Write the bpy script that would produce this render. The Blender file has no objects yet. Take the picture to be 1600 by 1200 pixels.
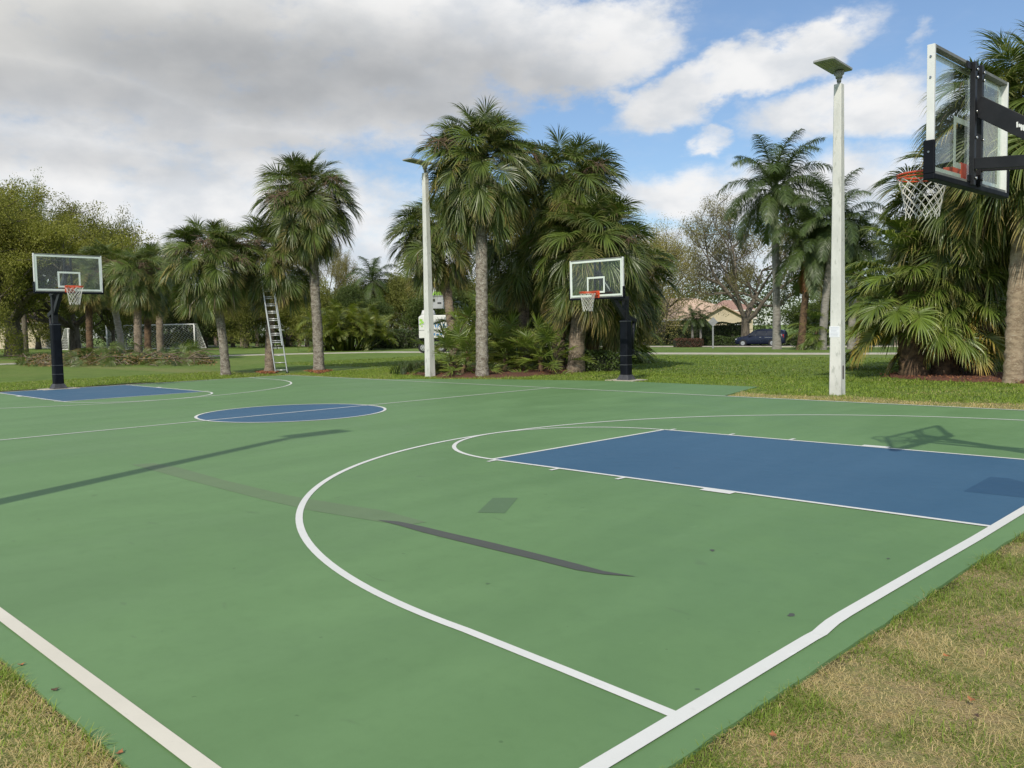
import bpy, math, random
import numpy as np
from mathutils import Vector, Matrix
R_ = math.radians
scene = bpy.context.scene
COL = scene.collection

# ------------------------------------------------------------------ camera
CAM = np.array([1.899, -8.998, 1.593]); YAW, PIT, ROLL, F = R_(134.4997), R_(-3.76386), R_(-1.10024), 1336.3
_d = np.array([math.cos(PIT)*math.cos(YAW), math.cos(PIT)*math.sin(YAW), math.sin(PIT)])
_r = np.cross(_d, [0, 0, 1]); _r /= np.linalg.norm(_r); _u = np.cross(_r, _d)
CR = _r*math.cos(ROLL)+_u*math.sin(ROLL); CU = -_r*math.sin(ROLL)+_u*math.cos(ROLL); CD = _d
cam = bpy.data.cameras.new('camera'); camo = bpy.data.objects.new('camera', cam); COL.objects.link(camo)
camo.matrix_world = Matrix(((CR[0], CU[0], -CD[0], CAM[0]), (CR[1], CU[1], -CD[1], CAM[1]), (CR[2], CU[2], -CD[2], CAM[2]), (0, 0, 0, 1)))
cam.sensor_width = 36; cam.lens = 36*F/1600; cam.clip_end = 3000; cam.clip_start = .05
scene.camera = camo

# ------------------------------------------------------------------ sun, exposure
SUN_EL = R_(40.6); SUNV = Vector((.42*math.cos(SUN_EL), -.907*math.cos(SUN_EL), math.sin(SUN_EL))).normalized()
sl = bpy.data.lights.new('sun', 'SUN'); sl.energy = 3.5; sl.angle = R_(.7); sl.color = (1, .93, .80)
so = bpy.data.objects.new('sun', sl); COL.objects.link(so); so.rotation_euler = SUNV.to_track_quat('Z', 'Y').to_euler()
scene.view_settings.view_transform = 'Standard'; scene.view_settings.look = 'None'
scene.view_settings.exposure = 0.0; scene.view_settings.gamma = 1; scene.view_settings.use_curve_mapping = False
scene.render.engine = 'CYCLES'; scene.cycles.max_bounces = 8; scene.cycles.transparent_max_bounces = 24

# ------------------------------------------------------------------ node helper
class NT:
    def __init__(s, tree): s.t = tree; tree.nodes.clear()
    def n(s, typ, **kw):
        nd = s.t.nodes.new(typ)
        for k, v in kw.items(): setattr(nd, k, v)
        return nd
    def set(s, inp, v):
        if hasattr(v, 'is_output') or isinstance(v, bpy.types.NodeSocket): s.t.links.new(v, inp)
        elif v is not None:
            if isinstance(v, (tuple, list)) and inp.type == 'RGBA' and len(v) == 3: v = (*v, 1)
            inp.default_value = v
    def m(s, op, a, b=None, c=None, clamp=False):
        nd = s.n('ShaderNodeMath', operation=op); nd.use_clamp = clamp
        s.set(nd.inputs[0], a)
        if b is not None: s.set(nd.inputs[1], b)
        if c is not None: s.set(nd.inputs[2], c)
        return nd.outputs[0]
    def ss(s, x, lo, hi, a=0., b=1.):
        nd = s.n('ShaderNodeMapRange', interpolation_type='SMOOTHSTEP')
        for i, v in enumerate((x, lo, hi, a, b)): s.set(nd.inputs[i], v)
        return nd.outputs[0]
    def noise(s, vec, scale, detail=4, rough=.55, dist=0., col=False, dim='3D'):
        nd = s.n('ShaderNodeTexNoise', noise_dimensions=dim)
        s.set(nd.inputs['Vector'], vec); s.set(nd.inputs['Scale'], scale); nd.inputs['Detail'].default_value = detail
        nd.inputs['Roughness'].default_value = rough; nd.inputs['Distortion'].default_value = dist
        return nd.outputs['Color' if col else 0]
    def mix(s, f, a, b, bt='MIX'):
        nd = s.n('ShaderNodeMix', data_type='RGBA', blend_type=bt)
        s.set(nd.inputs[0], f); s.set(nd.inputs[6], a); s.set(nd.inputs[7], b)
        return nd.outputs[2]
    def xyz(s, v):
        nd = s.n('ShaderNodeSeparateXYZ'); s.set(nd.inputs[0], v); return nd.outputs
    def comb(s, x, y, z):
        nd = s.n('ShaderNodeCombineXYZ')
        for i, v in enumerate((x, y, z)): s.set(nd.inputs[i], v)
        return nd.outputs[0]
    def vm(s, op, a, b):
        nd = s.n('ShaderNodeVectorMath', operation=op); s.set(nd.inputs[0], a); s.set(nd.inputs[1], b); return nd.outputs[0]
    def bump(s, h, strength=.3, dist=.02):
        nd = s.n('ShaderNodeBump'); nd.inputs['Strength'].default_value = strength; nd.inputs['Distance'].default_value = dist
        s.set(nd.inputs['Height'], h); return nd.outputs[0]

# ------------------------------------------------------------------ sky with clouds (directions only)
world = bpy.data.worlds.new('World'); scene.world = world; world.use_nodes = True
W = NT(world.node_tree)
sky = W.n('ShaderNodeTexSky', sky_type='NISHITA'); sky.sun_disc = False
sky.sun_elevation = SUN_EL; sky.sun_rotation = math.atan2(SUNV.x, SUNV.y)
sky.air_density = 1.1; sky.dust_density = .4; sky.ozone_density = 2.5
co = W.n('ShaderNodeTexCoord').outputs['Generated']
X, Y, Z = W.xyz(co)
az0 = YAW
# rotate so that the middle of the view is +x ; az measured to the right in degrees
fx = W.m('ADD', W.m('MULTIPLY', X, math.cos(az0)), W.m('MULTIPLY', Y, math.sin(az0)))
fy = W.m('ADD', W.m('MULTIPLY', X, math.sin(az0)), W.m('MULTIPLY', Y, -math.cos(az0)))
AZ = W.m('MULTIPLY', W.m('ARCTAN2', fy, fx), 57.2958)
EL = W.m('MULTIPLY', W.m('ARCSINE', Z), 57.2958)
den = W.m('ADD', W.m('MAXIMUM', Z, 0.0), .16)
pl = W.comb(W.m('DIVIDE', fx, den), W.m('DIVIDE', fy, den), 0.)          # cloud layer seen in perspective
pv = W.comb(W.m('MULTIPLY', AZ, .1), W.m('MULTIPLY', EL, .17), 0.)
w1 = W.noise(pv, 1.3, 6, .6, col=True); wx, wy, wz = W.xyz(w1)
AZw = W.m('ADD', AZ, W.m('MULTIPLY', W.m('SUBTRACT', wx, .5), 9.)); ELw = W.m('ADD', EL, W.m('MULTIPLY', W.m('SUBTRACT', wy, .5), 5.))
AZh = W.m('ADD', AZ, W.m('MULTIPLY', W.m('SUBTRACT', wx, .5), 4.)); ELh = W.m('ADD', EL, W.m('MULTIPLY', W.m('SUBTRACT', wy, .5), 2.5))
def blob(px, py, rx, ry, rot=0, soft=.55, amp=1., wp=1.):
    # centre and radii in photo pixels -> degrees
    q = CD+CR*(px-800)/F-CU*(py-600)/F; q = q/np.linalg.norm(q)
    a = math.degrees(math.atan2(q[0]*math.sin(az0)-q[1]*math.cos(az0), q[0]*math.cos(az0)+q[1]*math.sin(az0))); e = math.degrees(math.asin(q[2]))
    k = 57.3/F/1.08; rx *= k; ry *= k; c, s_ = math.cos(R_(rot)), math.sin(R_(rot))
    dx = W.m('SUBTRACT', AZw if wp == 1. else AZh, a); dy = W.m('SUBTRACT', ELw if wp == 1. else ELh, e)
    u = W.m('DIVIDE', W.m('ADD', W.m('MULTIPLY', dx, c), W.m('MULTIPLY', dy, s_)), rx)
    v = W.m('DIVIDE', W.m('SUBTRACT', W.m('MULTIPLY', dy, c), W.m('MULTIPLY', dx, s_)), ry)
    r = W.m('SQRT', W.m('ADD', W.m('MULTIPLY', u, u), W.m('MULTIPLY', v, v)))
    return W.ss(r, 1+soft, 1-soft, 0., amp)
def vmax(L):
    o = L[0]
    for x in L[1:]: o = W.m('MAXIMUM', o, x)
    return o
cover = vmax([blob(300, 30, 620, 190, 0, .25), blob(900, 75, 190, 78, 6, .3), blob(1150, 112, 200, 42, 16, .4), blob(1240, 75, 85, 42, 0, .4, .95),
              blob(1320, 165, 150, 50, 5, .45, .95), blob(1430, 175, 110, 45, 10, .5, .85), blob(1114, 207, 34, 18, 0, .6, .8), blob(975, 150, 26, 15, 0, .7, .7),
              blob(1180, 300, 300, 50, 0, .6, .9), blob(140, 330, 520, 150, 0, .35, .95), blob(590, 300, 60, 50, 0, .7, .7), blob(1440, 66, 30, 12, 30, .8, .5),
              blob(1070, 160, 70, 22, -30, .6, .7), blob(700, 420, 900, 60, 0, .6, .85), blob(1500, 330, 300, 60, 0, .6, .8)])
nbig = W.noise(pl, .9, 7, .58)
inview = W.m('MULTIPLY', W.ss(W.m('ABSOLUTE', AZ), 52., 36.), W.ss(EL, 34., 24.))
rest = W.ss(nbig, .43, .60)
ndet = W.noise(pv, 3.2, 7, .62)
cv = W.m('ADD', cover, W.m('MULTIPLY', W.m('SUBTRACT', ndet, .5), 1.3))
cv = W.ss(cv, .12, .98)
C_ = W.m('ADD', W.m('MULTIPLY', cv, inview), W.m('MULTIPLY', rest, W.m('SUBTRACT', 1., inview)))
C_ = W.m('MAXIMUM', C_, W.ss(W.noise(pl, 1.7, 5, .6), .5, .9, 0., .45), clamp=True)
grey = vmax([blob(450, 115, 430, 80, -3, .8, 1., 0), blob(60, 135, 300, 45, -5, .8, .85, 0), blob(720, 130, 240, 70, -10, .8, .85, 0), blob(380, 212, 280, 36, -3, .85, .6, 0), blob(760, 165, 150, 60, 8, .85, .6, 0),
             blob(60, 238, 300, 26, 0, .85, .45, 0)])
grey2 = W.ss(W.noise(pl, .55, 4, .5), .5, .72, 0., .7)
G_ = W.m('ADD', W.m('MULTIPLY', grey, inview), W.m('MULTIPLY', grey2, W.m('SUBTRACT', 1., inview)))
sh = W.noise(pv, 2.1, 5, .5)
warm = blob(60, 20, 420, 80, 0, .8)
ccol = W.mix(W.ss(sh, .35, .68), (.92, .92, .92), (.70, .73, .77))
ccol = W.mix(W.m('MULTIPLY', W.m('MULTIPLY', warm, inview), .7), ccol, (.88, .86, .80))
gs = W.m('MULTIPLY', G_, W.ss(W.noise(pv, 1.5, 5, .5), .2, .75, 1.0, .72))
ccol = W.mix(gs, ccol, (.37, .385, .405))
low = W.ss(EL, 9., 1.5)
ccol = W.mix(W.m('MULTIPLY', low, .45), ccol, (.66, .73, .84))
b1 = W.n('ShaderNodeBackground'); W.set(b1.inputs[0], W.mix(.22, W.mix(1., sky.outputs[0], (.88, .97, 1.06), 'MULTIPLY'), (2.3, 3.2, 4.9))); b1.inputs[1].default_value = .125
b2 = W.n('ShaderNodeBackground'); W.set(b2.inputs[0], ccol); b2.inputs[1].default_value = 1.0
mx = W.n('ShaderNodeMixShader'); W.set(mx.inputs[0], C_); W.set(mx.inputs[1], b1.outputs[0]); W.set(mx.inputs[2], b2.outputs[0])
wo = W.n('ShaderNodeOutputWorld'); W.set(wo.inputs[0], mx.outputs[0])

# ------------------------------------------------------------------ terrain and picture helpers
def T(x, y):
    t = min(max((y-36)/38, 0), 1); return -.85*t*t*(3-2*t)
def ray(px, py): return CD+CR*(px-800)/F-CU*(py-600)/F
def spot(px, py):
    q = ray(px, py); z = 0.
    for i in range(80):
        P = CAM+q*((z-CAM[2])/q[2]); z = .5*z+.5*T(P[0], P[1])
    return Vector(P)
def depth(P): return float((np.array(P)-CAM)@CD)
def ppm(P): return F/depth(P)
def onray(px, py, dep): return Vector(CAM+ray(px, py)*dep)
def height(P, py):      # height above P whose picture row is py
    lo, hi = 0, 40
    for i in range(40):
        m = (lo+hi)/2; v = np.array([P[0], P[1], P[2]+m])-CAM
        if 600-F*(v@CU)/(v@CD) > py: lo = m
        else: hi = m
    return lo
RH = Vector((CR[0], CR[1], 0)).normalized(); FH = Vector((CD[0], CD[1], 0)).normalized()
RIGHT_ANG = math.atan2(RH.y, RH.x)

# ------------------------------------------------------------------ object helpers
def tag(o, label=None, cat=None, group=None, kind=None):
    if label: o['label'] = label
    if cat: o['category'] = cat
    if group: o['group'] = group
    if kind: o['kind'] = kind
    return o
def link(name, me, mat=None, parent=None, kind=None):
    if mat is not None and len(me.materials) == 0: me.materials.append(mat)
    o = bpy.data.objects.new(name, me); COL.objects.link(o)
    if parent: o.parent = parent
    if kind: o['kind'] = kind
    return o
def empty(name, loc, rz=0, label=None, cat=None, group=None):
    o = bpy.data.objects.new(name, None); COL.objects.link(o); o.location = loc; o.rotation_euler = (0, 0, rz); o.empty_display_size = .2
    return tag(o, label, cat, group)
def copy_tree(o, parent=None):
    c = o.copy(); COL.objects.link(c)
    if parent: c.parent = parent
    for ch in list(o.children): copy_tree(ch, c)
    return c
def me_np(name, V, Fq, mat=None, smooth=False, attr=None):
    """V (n,3); Fq (m,k) equal-size faces"""
    V = np.asarray(V, np.float32); Fq = np.asarray(Fq, np.int32); k = Fq.shape[1]; m = len(Fq)
    me = bpy.data.meshes.new(name); me.vertices.add(len(V)); me.vertices.foreach_set('co', V.ravel())
    me.loops.add(m*k); me.loops.foreach_set('vertex_index', Fq.ravel())
    me.polygons.add(m); me.polygons.foreach_set('loop_start', np.arange(0, m*k, k, dtype=np.int32)); me.polygons.foreach_set('loop_total', np.full(m, k, np.int32))
    if smooth: me.polygons.foreach_set('use_smooth', np.ones(m, bool))
    if attr is not None:
        a = me.attributes.new('leafcol', 'FLOAT_COLOR', 'POINT'); a.data.foreach_set('color', np.asarray(attr, np.float32).ravel())
    me.update(calc_edges=True)
    if mat: me.materials.append(mat)
    return me
class MB:
    """collects simple solids into one mesh"""
    def __init__(s): s.v = []; s.f = []; s.sm = []
    def add(s, V, Fc, smooth=False):
        b = len(s.v); s.v += [tuple(x) for x in V]; s.f += [tuple(i+b for i in f) for f in Fc]; s.sm += [smooth]*len(Fc); return s
    def box(s, c, d, M=None, taper=1.):
        x, y, z = d[0]/2, d[1]/2, d[2]/2
        V = [Vector((sx*x*(taper if sz > 0 else 1), sy*y*(taper if sz > 0 else 1), sz*z)) for sz in (-1, 1) for sy in (-1, 1) for sx in (-1, 1)]
        if M is not None: V = [M @ v for v in V]
        V = [v+Vector(c) for v in V]
        return s.add(V, [(0, 2, 3, 1), (4, 5, 7, 6), (0, 1, 5, 4), (2, 6, 7, 3), (0, 4, 6, 2), (1, 3, 7, 5)])
    def bar(s, a, b, w, h=None, up=(0, 0, 1)):
        """rectangular bar from a to b, w across, h along up"""
        a, b = Vector(a), Vector(b); h = h or w; t = (b-a).normalized(); S = t.cross(Vector(up))
        if S.length < 1e-4: S = t.cross(Vector((1, 0, 0)))
        S.normalize(); U = S.cross(t)
        V = [P+S*w/2*i+U*h/2*j for P in (a, b) for i, j in ((-1, -1), (1, -1), (1, 1), (-1, 1))]
        return s.add(V, [(0, 1, 2, 3), (7, 6, 5, 4), (0, 4, 5, 1), (1, 5, 6, 2), (2, 6, 7, 3), (3, 7, 4, 0)])
    def tube(s, pts, rad, n=8, cap=True, smooth=True):
        pts = [Vector(p) for p in pts]; rad = rad if isinstance(rad, (list, tuple)) else [rad]*len(pts); V = []; prev = None
        for i, p in enumerate(pts):
            t = (pts[min(i+1, len(pts)-1)]-pts[max(i-1, 0)]).normalized()
            if prev is None: S = t.cross(Vector((0, 0, 1))); S = S if S.length > .05 else t.cross(Vector((1, 0, 0)))
            else: S = prev-t*prev.dot(t)
            S.normalize(); prev = S; U = t.cross(S)
            V += [p+(S*math.cos(a)+U*math.sin(a))*rad[i] for a in [2*math.pi*k/n for k in range(n)]]
        Fc = [(i*n+k, i*n+(k+1) % n, (i+1)*n+(k+1) % n, (i+1)*n+k) for i in range(len(pts)-1) for k in range(n)]
        s.add(V, Fc, smooth)
        if cap: b = len(s.v)-len(V); s.f += [tuple(b+k for k in range(n))[::-1], tuple(len(s.v)-n+k for k in range(n))]; s.sm += [False]*2
        return s
    def ring(s, c, R, r, n=32, m=8, axis=None):
        V = []; M = axis or Matrix.Identity(3)
        for i in range(n):
            a = 2*math.pi*i/n
            for j in range(m):
                b = 2*math.pi*j/m; V.append(Vector(c)+M @ Vector(((R+r*math.cos(b))*math.cos(a), (R+r*math.cos(b))*math.sin(a), r*math.sin(b))))
        return s.add(V, [(i*m+j, ((i+1) % n)*m+j, ((i+1) % n)*m+(j+1) % m, i*m+(j+1) % m) for i in range(n) for j in range(m)], True)
    def prism(s, poly, z0, z1, M=None):
        n = len(poly); V = [Vector((x, y, z)) for z in (z0, z1) for x, y in poly]
        if M is not None: V = [M @ v for v in V]
        return s.add(V, [tuple(range(n))[::-1], tuple(range(n, 2*n))]+[(i, (i+1) % n, n+(i+1) % n, n+i) for i in range(n)])
    def mesh(s, name, mat=None):
        me = bpy.data.meshes.new(name); me.from_pydata([tuple(v) for v in s.v], [], s.f); me.polygons.foreach_set('use_smooth', s.sm); me.update()
        if mat: me.materials.append(mat)
        return me
    def build(s, name, mat, parent=None, bevel=0, kind=None):
        o = link(name, s.mesh(name, mat), None, parent, kind)
        if bevel:
            m = o.modifiers.new('bevel', 'BEVEL'); m.width = bevel; m.segments = 2; m.limit_method = 'ANGLE'
        return o

# ------------------------------------------------------------------ materials
MATS = {}
def mat(name, c1, c2=None, scale=6., rough=.7, bump=0., bscale=None, metal=0., spec=.5, stretch=None, c3=None, obj=True, thr=(.35, .65)):
    if name in MATS: return MATS[name]
    m = bpy.data.materials.new(name); m.use_nodes = True; t = NT(m.node_tree); MATS[name] = m
    p = t.n('ShaderNodeBsdfPrincipled'); o = t.n('ShaderNodeOutputMaterial'); t.set(o.inputs[0], p.outputs[0])
    co = t.n('ShaderNodeTexCoord').outputs['Object']
    if stretch: co = t.vm('MULTIPLY', co, stretch)
    n = t.noise(co, scale, 5, .6)
    c = t.mix(t.ss(n, thr[0], thr[1]), c1, c2 if c2 else tuple(x*.82 for x in c1))
    if c3: c = t.mix(t.ss(t.noise(co, scale*3.7, 4, .6), .56, .66), c, c3)
    t.set(p.inputs['Base Color'], c)
    t.set(p.inputs['Roughness'], t.ss(n, .2, .8, max(rough-.08, 0), min(rough+.08, 1))); p.inputs['Metallic'].default_value = metal; p.inputs['Specular IOR Level'].default_value = spec
    if bump: t.set(p.inputs['Normal'], t.bump(t.noise(co, bscale or scale*8, 4, .65), bump, .02))
    return m
def leafmat(name, base, tip, dead=(.16, .12, .06), trans=.25, rough=.5, var=.35, tipstart=.6, spec=.5):
    m = bpy.data.materials.new(name); m.use_nodes = True; t = NT(m.node_tree); MATS[name] = m
    o = t.n('ShaderNodeOutputMaterial'); at = t.n('ShaderNodeAttribute', attribute_name='leafcol')
    tt, rn, dd = t.xyz(at.outputs['Color'])
    oi = t.n('ShaderNodeObjectInfo').outputs['Random']
    c = t.mix(t.ss(tt, tipstart, 1.), base, tip)
    v = t.m('ADD', t.m('MULTIPLY', rn, var), t.m('MULTIPLY', oi, var))
    c = t.mix(1., c, t.comb(*[t.m('ADD', t.m('MULTIPLY', v, k), 1-var*.9) for k in (1.25, 1.1, .7)]), 'MULTIPLY')
    c = t.mix(dd, c, dead)
    p = t.n('ShaderNodeBsdfPrincipled'); t.set(p.inputs['Base Color'], c); p.inputs['Roughness'].default_value = rough; p.inputs['Specular IOR Level'].default_value = spec
    tr = t.n('ShaderNodeBsdfTranslucent'); t.set(tr.inputs[0], t.mix(1., c, (1.3, 1.35, .6), 'MULTIPLY'))
    mx = t.n('ShaderNodeMixShader'); mx.inputs[0].default_value = trans; t.set(mx.inputs[1], p.outputs[0]); t.set(mx.inputs[2], tr.outputs[0]); t.set(o.inputs[0], mx.outputs[0])
    return m

# court paint: broad roller marks, scuffs, fine grit
def paint(name, c, c2, scuff, rough=.62, drift=.5):
    m = bpy.data.materials.new(name); m.use_nodes = True; t = NT(m.node_tree); MATS[name] = m
    p = t.n('ShaderNodeBsdfPrincipled'); o = t.n('ShaderNodeOutputMaterial'); t.set(o.inputs[0], p.outputs[0])
    g = t.n('ShaderNodeNewGeometry').outputs['Position']
    a = t.ss(t.noise(g, .45, 7, .66, .6), .32, .68)
    s2 = t.ss(t.noise(t.vm('MULTIPLY', g, (1., .25, 1.)), 1.3, 5, .6, .3), .35, .7)
    col = t.mix(t.m('MULTIPLY', t.m('ADD', t.m('MULTIPLY', a, .65), t.m('ADD', t.m('MULTIPLY', s2, .65), t.m('MULTIPLY', t.noise(g, 14., 6, .75), .6))), drift), c, c2)
    # scuffs: rare darker smears and pale scrapes
    sc = t.ss(t.noise(t.vm('MULTIPLY', g, (1., 2.2, 1.)), 2.6, 3, .5, .8), .68, .76)
    col = t.mix(t.m('MULTIPLY', sc, .35), col, scuff)
    sp = t.ss(t.noise(g, 14., 2, .5), .74, .77)
    col = t.mix(t.m('MULTIPLY', sp, .5), col, tuple(x*.45 for x in c))
    pa = t.ss(t.noise(t.vm('MULTIPLY', g, (2.8, .8, 1.)), 3.3, 3, .5, .5), .72, .78)
    col = t.mix(t.m('MULTIPLY', t.ss(t.noise(g, 6., 5, .7), .45, .75), .22), col, tuple(x*.8 for x in c))
    wr = t.ss(t.noise(t.vm('MULTIPLY', g, (1., 3., 1.)), 5.5, 6, .75), .60, .74)
    col = t.mix(t.m('MULTIPLY', wr, .45 if drift <= .5 and c[0] > .5 else .0), col, scuff)
    col = t.mix(t.m('MULTIPLY', pa, .3), col, tuple(min(x*1.5+.03, 1) for x in c))
    fine = t.noise(g, 260., 2, .6)
    col = t.mix(t.ss(fine, .3, .7, 0., .16), col, tuple(x*.7 for x in c))
    t.set(p.inputs['Base Color'], col); t.set(p.inputs['Roughness'], t.ss(a, 0., 1., rough-.05, rough+.08)); p.inputs['Specular IOR Level'].default_value = .35
    h = t.m('ADD', t.m('MULTIPLY', fine, .6), t.m('MULTIPLY', t.noise(g, 1.2, 4, .5), 1.5))
    t.set(p.inputs['Normal'], t.bump(h, .25, .004))
    return m
M_green = paint('court_green', (.112, .214, .080), (.162, .288, .120), (.09, .14, .07))
M_blue = paint('court_blue', (.037, .108, .188), (.058, .138, .225), (.03, .07, .12))
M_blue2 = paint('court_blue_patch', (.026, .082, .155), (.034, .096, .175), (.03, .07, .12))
M_white = paint('line_white', (.76, .76, .72), (.64, .65, .61), (.46, .47, .42), .6, .5)
M_dirtyline = paint('line_worn_white', (.74, .70, .59), (.62, .58, .48), (.42, .38, .34), .65, .5)
M_tar = paint('crack_filler_grey', (.075, .083, .070), (.095, .105, .088), (.06, .07, .06))
M_fade = paint('faded_repair_strip', (.125, .190, .092), (.155, .235, .115), (.10, .14, .08))
M_patch = paint('square_repair', (.095, .165, .080), (.110, .19, .092), (.08, .12, .07))

def lawnmat():
    m = bpy.data.materials.new('lawn'); m.use_nodes = True; t = NT(m.node_tree)
    p = t.n('ShaderNodeBsdfPrincipled'); o = t.n('ShaderNodeOutputMaterial'); t.set(o.inputs[0], p.outputs[0])
    g = t.n('ShaderNodeNewGeometry').outputs['Position']; x, y, z = t.xyz(g)
    big = t.noise(g, .12, 5, .6); mid = t.noise(g, 1.6, 6, .72, .5); fi = t.noise(t.vm('MULTIPLY', g, (1, 1, 1)), 22., 4, .75); vf = t.noise(g, 90., 3, .7)
    c = t.mix(t.ss(mid, .36, .64), (.085, .155, .020), (.165, .250, .044))
    c = t.mix(t.ss(big, .38, .68, 0., .75), c, (.185, .235, .055))
    c = t.mix(t.ss(fi, .45, .8, 0., .7), c, (.050, .095, .016)); c = t.mix(t.ss(vf, .5, .75, 0., .5), c, (.20, .25, .08))
    # dry straw-coloured turf: near the end line in front, and along the far sideline at the lamp post
    dryA = t.m('MULTIPLY', t.m('MULTIPLY', t.ss(x, -.4, .4), t.ss(y, 7.0, 4.0)), 1.3)
    dryB = t.m('MULTIPLY', t.m('MULTIPLY', t.ss(y, 9.9, 8.6), t.ss(y, 6.8, 7.4)), t.ss(x, -9.2, -7.5))
    dryC = t.m('MULTIPLY', t.m('MULTIPLY', t.ss(y, 9.2, 7.8), t.ss(y, 6.5, 7.2)), .45)
    dryD = t.m('MULTIPLY', t.ss(y, -7.6, -7.9), .45)
    dry = t.m('MAXIMUM', t.m('MAXIMUM', dryA, dryB), t.m('MAXIMUM', dryC, dryD))
    dn = t.m('MULTIPLY', dry, t.ss(t.m('ADD', mid, t.m('MULTIPLY', fi, .6)), .55, .95, 1.0, .25))
    straw = t.mix(t.ss(vf, .3, .7), (.46, .36, .19), (.29, .215, .10))
    c = t.mix(dn, c, straw)
    soil = t.m('MULTIPLY', t.ss(x, -25.9, -26.25), t.m('MULTIPLY', t.ss(t.m('ADD', x, t.m('MULTIPLY', mid, 1.1)), -26.9, -26.4), t.ss(y, 3.6, 2.4)))
    c = t.mix(soil, c, (.060, .040, .022))
    lip = t.m('MAXIMUM', t.m('MULTIPLY', t.m('MULTIPLY', t.ss(x, .27, .21), t.ss(x, .1, .17)), t.ss(y, 7., 6.)), t.m('MULTIPLY', t.ss(y, -7.92, -7.86), t.ss(y, -7.7, -7.8)))
    c = t.mix(t.m('MULTIPLY', lip, t.ss(mid, .35, .6)), c, (.055, .040, .026))
    t.set(p.inputs['Base Color'], c); p.inputs['Roughness'].default_value = .85; p.inputs['Specular IOR Level'].default_value = .25
    t.set(p.inputs['Normal'], t.bump(t.m('ADD', fi, t.m('MULTIPLY', vf, .5)), .8, .05))
    return m
M_lawn = lawnmat()

# ------------------------------------------------------------------ ground
def grid_ground():
    def axis(a, b, fine0, fine1):
        xs = list(np.arange(fine0, fine1, 2.0)); s = 2.0; x = fine1
        while x < b: xs.append(x); s *= 1.16; x += s
        xs.append(b); s = 2.0; x = fine0
        L = []
        while x > a: s *= 1.16; x -= s; L.append(max(x, a))
        return np.array(sorted(set(L+xs)))
    xs = axis(-900, 700, -120, 14); ys = axis(-400, 900, -14, 120)
    Xg, Yg = np.meshgrid(xs, ys); Zg = np.vectorize(T)(Xg, Yg)-.022
    V = np.stack([Xg.ravel(), Yg.ravel(), Zg.ravel()], 1); nx = len(xs); ny = len(ys)
    i, j = np.meshgrid(np.arange(nx-1), np.arange(ny-1)); a = (j*nx+i).ravel()
    o = link('ground', me_np('ground', V, np.stack([a, a+1, a+1+nx, a+nx], 1), M_lawn, True)); tag(o, kind='structure')
grid_ground()

L, WD, HW = 26.097, 15.274, 15.274/2
court = empty('basketball_court', (0, 0, 0)); tag(court, kind='structure')
def flat(name, poly, z, m, parent=court, kind=None):
    me = bpy.data.meshes.new(name); me.from_pydata([(x, y, z) for x, y in poly], [], [tuple(range(len(poly)))]); me.update(); me.materials.append(m)
    return link(name, me, None, parent, kind)
# slab outline with a slightly ragged edge
def rag(pts, amp, step, seed):
    rng = random.Random(seed); out = []
    for i in range(len(pts)):
        a = Vector(pts[i]); b = Vector(pts[(i+1) % len(pts)]); n = max(1, int((b-a).length/step)); nn = Vector((-(b-a).y, (b-a).x)).normalized()
        for k in range(n): q = a+(b-a)*k/n; out.append((q+nn*(rng.uniform(-amp, amp) if k else 0))[:])
    return out
slab = rag([(.185, -7.82), (.19, 7.75), (-8.0, 7.78), (-8.7, 10.55), (-13.0, 10.75), (-16.8, 9.75), (-18.9, 8.9), (-20.5, 7.95), (-26.22, 7.85), (-26.3, -7.9)], .006, .15, 3)
MB().prism(slab, -.06, 0).build('slab', M_green, court)
def band(name, a, b, w, z, m=M_white):
    z = .0035+(z-.0035)*.35
    a, b = Vector(a), Vector(b); n = Vector((-(b-a).y, (b-a).x)).normalized()*w/2
    k = max(2, int((b-a).length/.6)); rng = random.Random(str(name)+str(a)); L1 = []; L2 = []
    for i in range(k+1):
        q = a+(b-a)*i/k; L1.append((q+n*(1+rng.uniform(-.05, .05)))[:]); L2.append((q-n*(1+rng.uniform(-.05, .05)))[:])
    V = [(x, y, z) for x, y in L1+L2]; Fc = [(i, i+1, k+2+i, k+1+i) for i in range(k)]
    me = bpy.data.meshes.new(name); me.from_pydata(V, [], Fc); me.update(); me.materials.append(m); return link(name, me, None, court)
def strip(name, pts, w, z, m=M_white):
    z = .0035+(z-.0035)*.35
    P = [Vector(p) for p in pts]; A = []; B = []
    for i, p_ in enumerate(P):
        t = (P[min(i+1, len(P)-1)]-P[max(i-1, 0)]).normalized(); n = Vector((-t.y, t.x))*w/2; A.append((p_+n)[:]); B.append((p_-n)[:])
    k = len(P)-1; me = bpy.data.meshes.new(name); me.from_pydata([(x, y, z) for x, y in A+B], [], [(i, i+1, k+2+i, k+1+i) for i in range(k)]); me.update(); me.materials.append(m)
    return link(name, me, None, court)
def circ(cx, cy, r, a0, a1, n): return [(cx+r*math.cos(a0+(a1-a0)*i/n), cy+r*math.sin(a0+(a1-a0)*i/n)) for i in range(n+1)]
KW, FT, R3, RX, Y3, LW = 1.83, 5.52, 6.03, 1.32, 6.13, .055
z0 = .0022
flat('near_key_area'.replace('near_', ''), [(-FT, -KW), (0, -KW), (0, KW), (-FT, KW)], z0, M_blue)
flat('key_area', [(-L+0, -KW), (-L+FT, -KW), (-L+FT, KW), (-L, KW)], z0, M_blue)
flat('centre_circle_area', circ(-L/2, 0, KW, 0, 2*math.pi*.99, 96)[:-1], z0, M_blue)
flat('dark_blue_patch', [(-.62, -.5), (-.05, -.48), (-.05, .1), (-.5, .47), (-.66, .46)], .0036, M_blue2)  # flat patch of darker blue on the near key, below the hoop
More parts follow.
